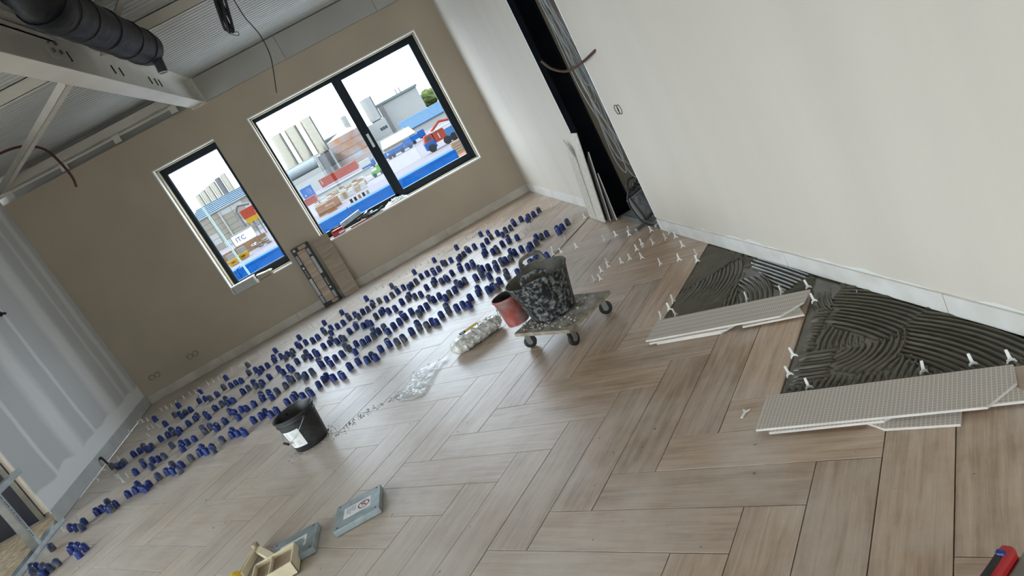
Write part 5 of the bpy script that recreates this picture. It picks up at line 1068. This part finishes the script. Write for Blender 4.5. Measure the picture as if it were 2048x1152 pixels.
MB().prism([(-2.6,-1.2),(-.6,-1.2),(-.6,1.2),(-2.6,1.2)],.6,1.9).build('cab_lower','c_blue2',t); MB().prism([(-2.5,-1.2),(-.7,-1.2),(-.7,1.2),(-2.5,1.2)],1.9,3.1,top=[(-2.0,-1.1),(-.7,-1.1),(-.7,1.1),(-2.0,1.1)]).build('cab_upper','c_red',t); MB().box((-1.9,-1.22,2.1),(-1.0,-1.12,2.8)).build('side_window','c_win',t)
MB().box((-.5,-1.2,1.2),(1.6,1.2,3.0)).build('red_body','c_red',t); MB().box((.3,-1.24,1.6),(.5,-1.2,2.6)).build('white_mark','c_white',t); MB().box((1.6,-1.2,1.0),(4.2,1.2,2.5)).build('load_box','c_roofblue',t); MB().box((-.6,-1.3,3.0),(4.4,1.2,3.2)).build('roof_rail','c_white',t)
MB().tube([(-.4,-.2,3.2),(1.6,-.2,4.2),(3.4,-.2,3.7)],.22,8).build('crane_arm','c_red',t); wheels(t,(-1.6,1.4,2.7),.72)
t=thing('timber_pile','tan pile of crates at the right end of the blue container','crates',(CP.x+.1165*100,CP.y+100,G)); 
for k in range(5): MB().box((-1.2+.1*k,-.6,k*.36),(1.3-.08*k,.6,k*.36+.32)).build('crate','c_tan',t)
# narrow window: silo row, sheds, wall, sign box, loader
for k in range(6):
    x0=-.2165+.0082*k; d=330
    silo('steel_silo','pale steel silo, %s from the left in the silo row of the narrow window'%ordn(k+1),x0,x0+.0075,.0345+.0016*k,.016,d,'c_steel' if k!=4 else 'c_steel_d',.2,'silo row in the narrow window')
t=thing('corrugated_shed','long shed with a blue-white ribbed roof below the silo row','building',(CP.x-.19*290,CP.y+290,G))
MB().box((-14,0,0),(14,20,7.6+1.8)).build('wall','c_white',t)
MB().add([(-15,-.5,9.3),(15,-.5,9.3),(14,20,13.8),(-14,20,13.8),(-15,-.5,9.0),(15,-.5,9.0),(14,20,13.5),(-14,20,13.5)],[(0,1,2,3),(7,6,5,4),(0,4,5,1),(3,2,6,7),(0,3,7,4),(1,5,6,2)]).build('roof','c_roofl',t)
for k in range(7): MB().box((-14.6,k*3-.3,9.5+k*.66),(14.6,k*3+.4,9.75+k*.66)).build('roof_rib','c_roofblue',t)
t=thing('block_wall_building','tan block wall building with a white downpipe behind the sign box','building',(CP.x-.193*200,CP.y+200,G))
for r_ in range(6):
    for k in range(5): MB().box((-8+3.2*k+.03,0,r_*1.48+.03),(-8+3.2*(k+1)-.03,.5,(r_+1)*1.48-.03)).build('wall_block',random.choice(('c_wall','c_wall','c_white')),t)
MB().box((-8.1,.3,0),(8.1,12,8.9)).build('core','c_wall',t); MB().tube([(-1.6,-.25,.5),(-1.6,-.25,8.7)],.22,8).build('downpipe','c_white',t); MB().box((-8.3,-.2,8.9),(8.3,12,9.25)).build('roof_edge','c_grey',t)
t=thing('sign_box','white site cabin marked ITC in the narrow window','cabin',(CP.x-.1925*152,CP.y+152,G+1.05))
MB().box((-2.15,0,0),(2.15,2.2,2.05)).build('box_body','label_g',t); MB().box((-2.25,-.08,-.15),(2.25,2.2,0)).box((-2.25,-.08,2.05),(2.25,2.2,2.17)).box((-2.25,-.08,0),(-2.1,.0,2.05)).build('dark_edge','c_steel_d',t)
MB().box((-2.2,0,-1.05),(2.2,2.2,-.15)).build('plinth','c_rust',t)
cu=bpy.data.curves.new('letters','FONT'); cu.body='ITC'; cu.size=1.35; cu.extrude=.03; cu.align_x='CENTER'; cu.offset=.03
lt=bpy.data.objects.new('letters',cu); C.objects.link(lt); bpy.context.view_layer.update()
me=bpy.data.meshes.new_from_object(lt.evaluated_get(bpy.context.evaluated_depsgraph_get())); me.name='letters'; bpy.data.objects.remove(lt); me.materials.clear(); me.materials.append(MT['ink_d'])
lt=bpy.data.objects.new('letters',me); C.objects.link(lt); lt.parent=t; lt.location=(-.45,-.10,.58); lt.rotation_euler=(H,0,0)
for k in range(3): MB().box((.9+.32*k,-.03,.3),(1.08+.32*k,.01,1.75)).build('grey_stripe','label_g',t)
t=thing('red_machine','red and yellow machine on grey legs at the right edge of the narrow window','machine',(CP.x-.1675*165,CP.y+165,G))
MB().prism([(-1.6,-1),(1.6,-1),(1.6,1),(-1.6,1)],4.6,6.6).build('red_hopper','c_red',t); MB().box((-1.4,-1.1,3.5),(1.5,1,4.55)).build('yellow_band','c_yellow',t); MB().tube([(-2.3,-.6,3.2),(-2.4,-.6,6.9),(-1.4,-.6,7.9),(1.0,-.6,7.2)],.32,8).build('grey_boom','c_steel_d',t)
for x in (-1.3,-.3,.9): MB().box((x-.12,-.9,0),(x+.12,-.6,3.5)).build('leg','c_steel_d',t)
MB().box((-2.0,-1,2.2),(2.2,1,2.5)).build('platform','c_steel_d',t)
for k,(dx,d,lb_) in enumerate(((-.204,124,'right'),(-.2195,122,'left'))):
    t=thing('yellow_skip','small yellow skip in front of the rusty wall, %s one in the narrow window'%lb_,'skip',(CP.x+dx*d,CP.y+d,G)); MB().prism([(-.7,-.5),(.7,-.5),(.7,.5),(-.7,.5)],.1,1.0,top=[(-.95,-.6),(.95,-.6),(.95,.6),(-.95,.6)]).build('skip_body','c_yellow',t); MB().box((-.3,-.62,.5),(.3,-.56,.65)).build('dark_mark','c_tire',t)
    MB().box((-.7,.3,1.0),(.7,.9,1.9)).build('grey_load','c_grey',t)
t=thing('rusty_wall','rusty brown steel partition behind the yellow skips','wall',(CP.x-.198*134,CP.y+134,G)); 
for k in range(6): MB().box((-4+1.4*k,0,0),(-4+1.4*k+1.36,.25,1.75)).build('steel_panel','c_rust',t)
t=thing('scrap_heap','pale heap of scrap metal below the red machine','scrap',(CP.x-.178*128,CP.y+128,G)); random.seed(9)
for k in range(16):
    X=Matrix.Translation((random.uniform(-1.3,1.5),random.uniform(-.6,.6),random.uniform(.2,1.2)))@Matrix.Rotation(random.uniform(0,3),4,'Z')@Matrix.Rotation(random.uniform(-.8,.8),4,'X'); MB().box((-.5,-.12,-.1),(.5,.12,.1),X=X).build('scrap_piece',random.choice(('c_white','c_grey','c_tan','c_steel_d')),t)
